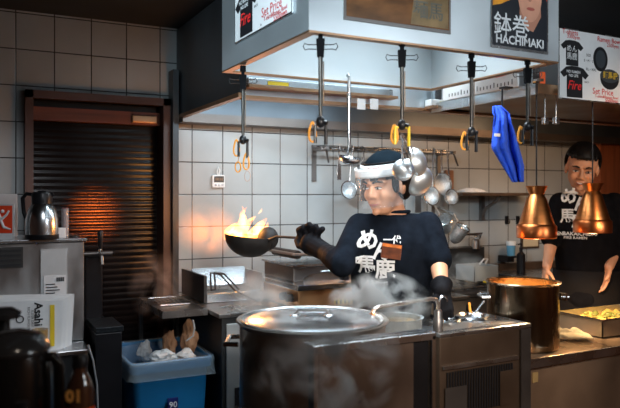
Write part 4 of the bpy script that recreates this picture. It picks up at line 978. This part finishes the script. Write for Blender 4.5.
g = MB(); g.tube([WY(193, 320, 3.06), WY(194.5, 328, 3.06), WY(193, 336, 3.06), WY(186, 341, 3.07)], .004, 6)
tag(g.build('white_tube', mat('grey_tube', (.45, .47, .48), .4)), 'thin white tube hanging over the right side of the bin', 'tube')

# ---------- customer counter items (near, left)
t = thing('customer_counter', 'dark customer counter at the near left holding the bottles', 'counter', (-.3, 1.2, 0))
MB().box(-1.2, .33, .85, 1.53, .955, .985).build('counter_top', woodm, t, bevel=.004)
MB().box(-1.2, .30, .95, 1.40, 0, .955).build('counter_body', woodm, t)
p = W(15, 408, 1.27); p.z = .986
t = thing('coffee_urn', 'big black thermos jug at the near left corner', 'thermos', p)
MB().lathe([(0, 0), (.066, 0), (.068, .01), (.066, .15), (.064, .19), (.058, .215), (0, .215)], p, 40).build('body', mat('gloss_black', (.012, .011, .011), .16, 0, .2), t, smooth=True)
MB().lathe([(0, .215), (.060, .215), (.064, .222), (.062, .232), (.045, .250), (.02, .258), (0, .258)], p, 40).build('lid', mat('gloss_dark_grey', (.035, .033, .034), .18, 0, .2), t, smooth=True)
g = MB(); x = RIGHT; g.tube([p+x*.055+UP*.205, p+x*.074+UP*.208, p+x*.084+UP*.19, p+x*.085+UP*.10, p+x*.08+UP*.04, p+x*.06+UP*.03], [.010]*6, 12); g.build('handle', mat('gloss_black', (0, 0, 0)), t, smooth=True)
p = W(3, 408, 1.40); p.z = .986
t = thing('black_shaker', 'tall black shaker with round domed cap behind the black jug', 'shaker', p)
MB().lathe([(0, 0), (.03, 0), (.028, .2), (.014, .235), (.014, .255), (0, .255)], p, 28).build('body', blackp, t, smooth=True)
MB().lathe([(0, .255), (.032, .257), (.036, .268), (.02, .278), (0, .28)], p, 28).build('cap', mat('gloss_dark_grey', (0, 0, 0)), t, smooth=True)
p = W(80, 408, 1.24); p.z = .986
t = thing('sauce_bottle', 'glass bottle of red sauce with black cap right of the black jug', 'bottle', p)
MB().lathe([(0, 0), (.025, 0), (.026, .1), (.026, .150), (.018, .176), (.012, .188), (.012, .197), (0, .197)], p, 28).build('glass', mat('dark_glass', (.06, .025, .015), .12, 0, .1, coat=1), t, smooth=True)
MB().lathe([(.0265, .03), (.0268, .07), (.0268, .125)], p, 28).build('sauce_window', mat('red_sauce', (.75, .08, .01), .15, 0, .4, 30), t, smooth='all')
MB().lathe([(0, .197), (.014, .197), (.014, .216), (.010, .221), (0, .221)], p, 24).build('cap', blackp, t, smooth=True)
text('lettering', '01', p-FWD*.031+UP*.150-RIGHT*.0, RIGHT, UP, .03, mat('gold_foil', (.9, .42, .10), .4, 0), t, .0014, off=.001)
p = W(22, 408, 1.0); p.z = .986
t = thing('soy_bottle', 'small dark bottle with cream label in front of the black jug', 'bottle', p)
MB().lathe([(0, 0), (.022, 0), (.022, .14), (.014, .165), (.009, .185), (.0, .185)], p, 24).build('glass', mat('dark_glass', (0, 0, 0)), t, smooth=True)
MB().lathe([(.0225, .10), (.0228, .12), (.0225, .14)], p, 24).build('label_band', mat('cream_label', (.6, .5, .25), .6), t, smooth='all')
MB().lathe([(0, .185), (.010, .185), (.010, .205), (0, .207)], p, 20).build('cap', blackp, t, smooth=True)

# ================================================================== PEOPLE
def basis(a, pitch=0, roll=0):
    """forward turned from facing the camera by a degrees towards image left; columns lateral, forward, up"""
    a = math.radians(a); f_ = (-FWD)*math.cos(a)+(-RIGHT)*math.sin(a); u_ = UP.copy(); l_ = f_.cross(u_)
    q = Matrix.Rotation(math.radians(-pitch), 3, l_); f2 = q @ f_; u2 = q @ u_
    q2 = Matrix.Rotation(math.radians(roll), 3, f2); u2 = q2 @ u2; l2 = f2.cross(u2)
    return Matrix((l2, f2, u2)).transposed()
def head_prims(g, M, s=1):
    g.M = M @ Matrix.Scale(s, 4)
    g.ell((0, -.016, .028), (.076, .094, .090)); g.ell((0, .028, -.030), (.066, .056, .078)); g.ell((0, .034, -.080), (.046, .042, .034))
    g.ell((0, .005, -.055), (.055, .06, .05))
    g.cap((0, .082, .006), (0, .095, -.028), .008, .012, 10); g.ell((.011, .090, -.033), .009, 8); g.ell((-.011, .090, -.033), .009, 8)
    for x in (-1, 1):
        g.ell((x*.036, .056, -.030), (.022, .026, .026)); g.cap((x*.012, .080, .022), (x*.048, .066, .022), .011, .009, 8); g.ell((x*.077, -.008, -.010), (.010, .020, .032))
    g.cap((-.016, .080, -.061), (.016, .080, -.061), .009, .009, 8); g.ell((0, .076, -.095), (.016, .014, .014))
    g.M = Matrix.Identity(4)
def face_parts(root, M, s=1, smile=0):
    def mb(): return MB(M @ Matrix.Scale(s, 4))
    for x in (-1, 1):
        ey = mb().ell((x*.031, .0825, .000), (.015, .006, .0048), 12).build('eye', mat('eye_white', (.6, .5, .45), .3), root, smooth='all')
        mb().ell((x*.031, .0865, .000), (.0055, .003, .0045), 10).build('iris', inkm, ey, smooth='all')
        mb().tube([(x*.014, .0935, .022), (x*.030, .0925, .028), (x*.050, .074, .023)], [.0035, .0045, .002], 6).build('eyebrow', hairm, root)
        mb().tube([(x*.016, .0860, .003), (x*.031, .0885, .007), (x*.046, .0795, .003)], [.0015, .002, .0015], 6).build('eyelash', hairm, root)
    mb().tube([(-.026, .080, -.060+smile), (-.012, .089, -.064), (0, .0905, -.065), (.012, .089, -.064), (.026, .080, -.060+smile)], [.001, .0042, .005, .0042, .001], 8).build('lips', mat('lips', (.42, .13, .10), .45), root, smooth='all')
    if smile: mb().tube([(-.016, .088, -.0605), (0, .0935, -.0625), (.016, .088, -.0605)], .0022, 6).build('teeth', whitep, root)
def hair_cap(root, M, s, m, name, front=.045, low=-.03, k=1.06, lift=0):
    g = MB(M @ Matrix.Scale(s, 4)); inv = (M @ Matrix.Scale(s, 4)).inverted()
    g.ell((0, -.018, .030+lift), (.076*k+.006, .094*k+.004, .090*k+.004), 36)
    dl = [v for v in g.bm.verts if (lambda c: c.z < low or (c.y > .0 and c.z < front) or (c.y > -.03 and c.z < .01 and 0))(inv @ v.co)]
    bmesh.ops.delete(g.bm, geom=dl, context='VERTS')
    return g.build(name, m, root, smooth='all', solid=.012*s)
def fingers_hand(g, wrist, palmdir, side, normal, s=1, curl=.5):
    """palm and five fingers. palmdir: wrist->knuckles; side: towards thumb; normal: palm side (curl direction)"""
    d, sd, nm = V(palmdir).normalized(), V(side).normalized(), V(normal).normalized()
    kn = []
    for i in range(4):
        o_ = (.028-.019*i)*s; k_ = V(wrist)+d*(.088-.004*abs(i-1))*s+sd*o_; kn.append(k_)
        g.cap(V(wrist)+sd*o_*.6, k_, .016*s, .0115*s, 10)
    for i, L_ in enumerate((.072, .080, .074, .058)):
        p0 = kn[i]; a = 0; dirv = d.copy()
        for j, (fr, rr) in enumerate(((.45, .0095), (.30, .0088), (.25, .0078))):
            a += curl*(.9 if j else .6); dirv = d*math.cos(a)+nm*math.sin(a)+sd*(.12-.08*i)
            p1 = p0+dirv.normalized()*L_*fr*s; g.cap(p0, p1, rr*s, (rr-.0008)*s, 10); p0 = p1
    t0 = V(wrist)+d*.03*s+sd*.025*s; t1 = t0+(d*.5+sd*.7+nm*.35).normalized()*.038*s; t2 = t1+(d*.8+sd*.15+nm*.5).normalized()*.03*s
    g.cap(t0, t1, .014*s, .011*s, 10); g.cap(t1, t2, .011*s, .0085*s, 10)
def ering(c, B, rx, ry, n=20):
    """ellipse ring: lateral rx, forward ry in basis B"""
    l_, f_ = B.col[0], B.col[1]
    return [V(c)+l_*rx*math.cos(2*math.pi*k/n)+f_*ry*math.sin(2*math.pi*k/n) for k in range(n)]

# ---- chef
Bt = basis(16)
fx = W(392, 200, 2.80); cx_, cy_ = fx.x, fx.y
chef = thing('person', 'cook in black T-shirt and clear face shield tossing a flaming wok', 'person', (cx_, cy_, 0))
hc = W(385, 185, 2.76); Mh = Matrix.Translation(hc) @ basis(44, 10).to_4x4(); hs_ = 1.04
shR, shL = W(360, 225.5, 2.84), W(427, 226, 2.78)
elR, wrR = W(342, 264, 2.68), W(325, 252, 2.84)
elL, wrL = W(438.5, 262, 2.72), W(442, 290, 2.58)
pel = V((cx_+.03, cy_+.05, .95)); lat = Bt.col[0]
neck0 = W(393, 211.5, 2.81)
def torso(g, top, pel, B, e=0, sh=.19, w1=.165, dp=.105):
    rr = []
    for zf, rx, ry in ((0, w1+.005, dp+.01), (.2, w1-.012, dp+.005), (.45, w1, dp+.01), (.66, sh-.02, dp+.018), (.79, sh-.025, dp+.008), (.88, sh*.74, dp-.012), (.95, .095, .07), (1.0, .068, .056)):
        c = pel.lerp(top, zf); rr.append(ering(c, B, rx+e, ry+e))
    g.rings(rr)
g = MB()
head_prims(g, Mh, hs_)
g.cap(neck0+UP*-.02, hc+Mh.to_3x3() @ V((0, -.02, -.05)), .056, .052)
torso(g, neck0, pel, Bt, -.015)
for s_, sh_, el_, wr_ in ((0, shR, elR, wrR), (1, shL, elL, wrL)):
    g.cap(sh_, el_, .046, .038); g.cap(el_, wr_, .038, .025)
for sx in (-1, 1):
    hp = pel+lat*.085*sx-UP*.03; kn = V((hp.x, hp.y-.01, .50)); an = V((hp.x, hp.y+.10, .085))
    g.cap(hp, kn, .082, .055); g.cap(kn, an, .052, .038); g.cap(an, an+Bt.col[1]*.14-UP*.045, .036, .032)
g.build('body', skin, chef, remesh=.006, sm=3)
face_parts(chef, Mh, hs_)
def tag_off(): pass
# clothes
g = MB(); torso(g, neck0-UP*.012, pel-UP*.06, Bt, .012, sh=.195)
g.cap(shR-UP*.006, elR, .060, .054); g.cap(elR, elR.lerp(wrR, .35), .054, .050); g.cap(shL, shL.lerp(elL, .93), .062, .060)
g.cap(shR.lerp(neck0, .6)-UP*.025, shR-UP*.006, .045, .055); g.cap(shL.lerp(neck0, .6)-UP*.025, shL-UP*.006, .045, .055)
shirt = g.build('t_shirt', navy, chef, remesh=.007, sm=4)
MB().tube(ering(neck0+UP*.000, Bt, .068, .060, 24), .007, 8, closed=True).build('collar', navy, chef, smooth='all')
g = MB()
for sx in (-1, 1):
    hp = pel+lat*.085*sx-UP*.03; kn = V((hp.x, hp.y-.01, .50)); an = V((hp.x, hp.y+.10, .10))
    g.cap(hp, kn, .10, .075); g.cap(kn, an, .074, .062)
g.ell(pel-UP*.03, (.17, .13, .12)); g.build('trousers', blackcloth, chef, remesh=.012, sm=3)
g = MB(); 
for sx in (-1, 1):
    hp = pel+lat*.085*sx; an = V((hp.x, hp.y+.10, .05)); g.cap(an, an+Bt.col[1]*.15-UP*.012, .045, .038)
g.build('shoes', rubber, chef, remesh=.008, sm=2)
# apron
g = MB(); g.rings([ering(pel-UP*z, Bt, .185+.02*z, .135+.03*z)[:] for z in (-.02, .1, .25, .45)], cap=False); g.build('apron', blackcloth, chef, smooth='all', solid=.004)
# gloves
g = MB()
g.cap(elR.lerp(shR, .12), elR, .056, .055); g.cap(elR, elR.lerp(wrR, .5), .055, .046); g.cap(elR.lerp(wrR, .5), wrR, .046, .034)
hd = (W(305, 240, 2.97)-wrR)
fingers_hand(g, wrR, hd, UP, -RIGHT-UP*.2, 1.02, .15)
g.build('long_glove', rubber, chef, remesh=.0045, sm=2) if 0 else None
g2 = MB()
g2.cap(elR.lerp(wrR, .25), elR.lerp(wrR, .5), .049, .050); g2.cap(elR.lerp(wrR, .5), wrR, .049, .038)
# gripping hand: palm under the handle, fingers bent up over it
pal = W(311, 244, 2.92); g2.cap(wrR, pal, .040, .046); g2.ell(pal, (.050, .040, .050)); g2.ell(W(304, 240, 2.97), (.040, .036, .042))
for k, (u0, v0, u1, v1, u2, v2) in enumerate(((302, 238, 299, 231, 303, 228.5), (307, 236, 306, 228.5, 309.5, 225.5), (312, 237, 312, 230, 316, 227.5), (316, 240, 318, 233.5, 322.5, 230))):
    d_ = 2.96-.02*k; g2.cap(W(u0, v0, d_), W(u1, v1-.8, d_-.01), .0175, .0155, 10); g2.cap(W(u1, v1-.8, d_-.01), W(u2, v2-1, d_-.035), .0155, .0130, 10)
g2.cap(W(306, 248, 2.9), W(299, 246, 2.93), .017, .014, 10); g2.cap(W(299, 246, 2.93), W(296.5, 240.5, 2.96), .014, .012, 10)
g2.build('long_glove', rubber, chef, remesh=.0042, sm=2)
g = MB(); c1 = elL.lerp(wrL, .84); g.cap(c1, wrL, .040, .036); g.tube([elL.lerp(wrL, .80), wrL], [.046, .036], 16); fingers_hand(g, wrL, (W(444, 314, 2.53)-wrL), -RIGHT, FWD, 1.0, .95); g.build('glove', rubber, chef, remesh=.0045, sm=2)
# headwear
capm = mat('teal_bandana', (.003, .007, .011), .95, 0, .3, 20, .2, spec=.06)
hair_cap(chef, Mh, hs_, hairm, 'hair', .03, -.045, 1.04)
hair_cap(chef, Mh, hs_, capm, 'bandana', .066, .05, 1.09)
g = MB(Mh)
for x in (-1, 1): g.ell((x*.070, .020, .012), (.012, .020, .042)); g.ell((x*.060, -.05, -.02), (.022, .04, .05))
g.build('side_hair', hairm, chef, smooth='all')
Mi = Mh.to_3x3()
def bandring(z0, z1, k, m, name, a0=0, a1=360, n=40, fwdo=0):
    g = MB(Mh)
    def fn(i, j):
        a = math.radians(a0+(a1-a0)*i); z = z0+(z1-z0)*j
        return (.090*k*math.sin(a), -.016+fwdo+.110*k*math.cos(a), z)
    g.grid(fn, n, 4); return g.build(name, m, chef, smooth='all', solid=.004)
band = bandring(.048, .092, 1.03, mat('white_band', (.62, .62, .60), .7, 0, .08, 20), 'headband')
bandring(-.075, .078, 1.19, mat('shield_film', (.85, .9, .95), .06, 0, 0, alpha=.05), 'face_shield', -78, 78, fwdo=.015)
bandring(.046, .082, 1.20, mat('shield_foam', (.60, .58, .57), .6, 0, .1), 'shield_strip', -66, 66, fwdo=.012)
bandring(.096, .102, .98, hairm, 'tie_cord', -100, 100)
cpos = hc+Mi @ V((0, .13, .052))
text('lettering', '麺馬鹿', hc+Mi @ V((-.038, .150, .054)), -Mi.col[0] if 0 else (Mi @ V((.92, -.39, 0))) * -1, Mi.col[2], .024, redm, chef, .0006, off=0) if 0 else None
bt = bvh(band)
text('lettering', '必勝', hc+Mi @ V((-.02, .10, .070)), -Mi.col[0], Mi.col[2], .03, mat('faded_red', (.40, .10, .09), .6), chef, .0004, proj=bt, off=.004) 
# shirt lettering
sb = bvh(shirt)
nx = (-Bt.col[0]).normalized(); cc_ = W(384, 252, 2.7)
if nx.dot(RIGHT) < 0: nx = -nx
T = lambda s, u, v, size, bold=.0015: text('lettering', s, W(u, v, 2.72), nx, UP, size, whiteink, chef, bold, proj=sb, off=.007, sub=2)
T('め', 368, 241, .088, .003); T('ん', 382, 252, .078, .003); T('馬', 366, 266, .080, .0022); T('鹿', 386, 270, .086, .0022); T('一代', 393, 240, .036, .001)
T('麺馬鹿一代', 377, 283, .018, .0004)
# name badge
bp_ = W(394, 253, 2.6); h = sb.ray_cast(bp_, (FWD), 1); c = (h[0] if h[0] else bp_)-FWD*.016
bx = (nx*.98+UP*-.12).normalized(); by = (UP*.98+nx*.12).normalized()
nb = MB().prism([(-.040, -.030), (.040, -.030), (.040, .030), (-.040, .030)], c, bx, by, .003).build('name_badge', mat('badge_dark', (.12, .03, .01), .4, 0, .5, 30), chef)
MB().prism([(-.038, .016), (.038, .016), (.038, .028), (-.038, .028)], c+bx.cross(by)*.0032, bx, by, .0008).build('badge_stripe', mat('badge_orange', (.6, .16, .03), .4, 0, .5, 40), nb)

# ---- second man
B2 = basis(8)
D2 = 3.6
f0 = W(586, 200, D2)
man = thing('person', 'smiling young man in black printed T-shirt standing behind the copper lamps', 'person', (f0.x, f0.y, 0))
hc2 = W(582, 168, D2-.05); Mh2 = Matrix.Translation(hc2) @ basis(22, 16, -8).to_4x4()
nk2 = W(587, 193, D2+.01); pl2 = V((W(588, 200, D2+.02).x, W(588, 200, D2+.02).y, .98))
sR, sL = W(560, 203, D2), W(614, 203, D2)
eR, wR2 = W(551, 243, D2+.0), W(547, 266, D2-.10)
eL, wL2 = W(618, 243, D2+.02), W(609, 267, D2-.12)
g = MB(); head_prims(g, Mh2, 1.0); g.cap(nk2-UP*.03, hc2+Mh2.to_3x3() @ V((0, -.02, -.05)), .056, .052); torso(g, nk2, pl2, B2, -.015, sh=.185, w1=.155, dp=.10)
for sh_, el_, wr_ in ((sR, eR, wR2), (sL, eL, wL2)): g.cap(sh_, el_, .044, .035); g.cap(el_, wr_, .035, .024)
fingers_hand(g, wR2, V((-.0, -.0, -1))-RIGHT*.15, -FWD, RIGHT, .85, .3)
fingers_hand(g, wL2, V((0, 0, -1))-RIGHT*.25, -FWD, -RIGHT, .85, .3)
for sx in (-1, 1):
    hp = pl2+B2.col[0]*.085*sx-UP*.03; kn = V((hp.x, hp.y, .50)); an = V((hp.x, hp.y+.02, .085))
    g.cap(hp, kn, .08, .054); g.cap(kn, an, .05, .037); g.cap(an, an+B2.col[1]*.14-UP*.045, .036, .032)
g.build('body', skin, man, remesh=.0045, sm=2)
face_parts(man, Mh2, 1.0, .006)
hair_cap(man, Mh2, 1.0, hairm, 'hair', .062, -.02, 1.07, .004)
g = MB(Mh2)
for k in range(9):
    x = -.055+k*.0138; g.cap((x, .060-2*x*x, .085), (x*1.05, .078-2*x*x, .066+.008*((k*5) % 3)/3), .012, .007, 8)
g.build('fringe', hairm, man, smooth='all')
g = MB(); torso(g, nk2-UP*.012, pl2-UP*.06, B2, .012, sh=.19, w1=.16)
g.cap(sR, sR.lerp(eR, .86), .058, .062); g.cap(sL, sL.lerp(eL, .86), .058, .062); g.cap(sR.lerp(nk2, .6)-UP*.025, sR-UP*.006, .045, .052); g.cap(sL.lerp(nk2, .6)-UP*.025, sL-UP*.006, .045, .052)
shirt2 = g.build('t_shirt', blackcloth, man, remesh=.008, sm=4)
g = MB()
for sx in (-1, 1):
    hp = pl2+B2.col[0]*.085*sx-UP*.03; kn = V((hp.x, hp.y, .50)); an = V((hp.x, hp.y+.02, .10)); g.cap(hp, kn, .10, .07); g.cap(kn, an, .07, .06)
g.ell(pl2-UP*.03, (.165, .13, .12)); g.build('trousers', blackcloth, man, remesh=.012, sm=3)
g = MB(); g.rings([ering(pl2-UP*z, B2, .185+.03*z, .135+.03*z) for z in (-.12, .0, .15, .4)], cap=False); g.build('apron', mat('apron_black', (.010, .009, .010), .8, spec=.1, scale=10), man, smooth='all', solid=.004)
g = MB()
for sx in (-1, 1):
    hp = pl2+B2.col[0]*.085*sx; an = V((hp.x, hp.y+.02, .05)); g.cap(an, an+B2.col[1]*.15-UP*.012, .045, .038)
g.build('shoes', rubber, man, remesh=.008, sm=2)
sb2 = bvh(shirt2); nx2 = B2.col[0] if B2.col[0].dot(RIGHT) > 0 else -B2.col[0]
T2 = lambda s, u, v, size, bold=.0015: text('lettering', s, W(u, v, D2-.1), nx2, UP, size, whiteink, man, bold, proj=sb2, off=.007, sub=2)
T2('め', 571, 197, .095, .0026); T2('ん', 583, 205, .085, .0024); T2('馬', 569, 217, .08, .002); T2('鹿', 580, 222, .08, .002); T2('MENBAKAICHIDAI', 575, 234, .026, .0006); T2('FIRE RAMEN', 576, 238, .02, .0003)

# ================================================================== STEAM
puff('steam_cloud', W(380, 304, 2.42), (.21, .16, .12), 95, 'white steam billowing before the chef waist above the soup pot', seed=1, scale=11, thr=.50)
puff('steam_wisp', W(262, 300, 2.75), (.16, .12, .14), 20, 'thin steam drifting left of the stockpot toward the griddle', seed=2)
puff('steam_veil', W(330, 372, 1.46), (.20, .06, .13), 70, 'pale steam rising before the heat guard panel', seed=3, scale=11, thr=.5)
puff('smoke_haze', W(160, 285, 3.15), (.16, .13, .18), 12, 'faint brown smoke above the side table left of the trough', seed=4, col=(.8, .65, .58))
puff('steam_curl', W(458, 266, 3.12), (.13, .12, .12), 18, 'thin steam over the gas range right of the chef', seed=5)
puff('fire_glow', W(208, 230, 3.25), (.17, .12, .14), 2.5, 'orange glowing smoke drifting left from the flaming wok', col=(.9, .6, .4), seed=6, emis=10, ecol=(1, .30, .07), scale=9, thr=.34, group=None)
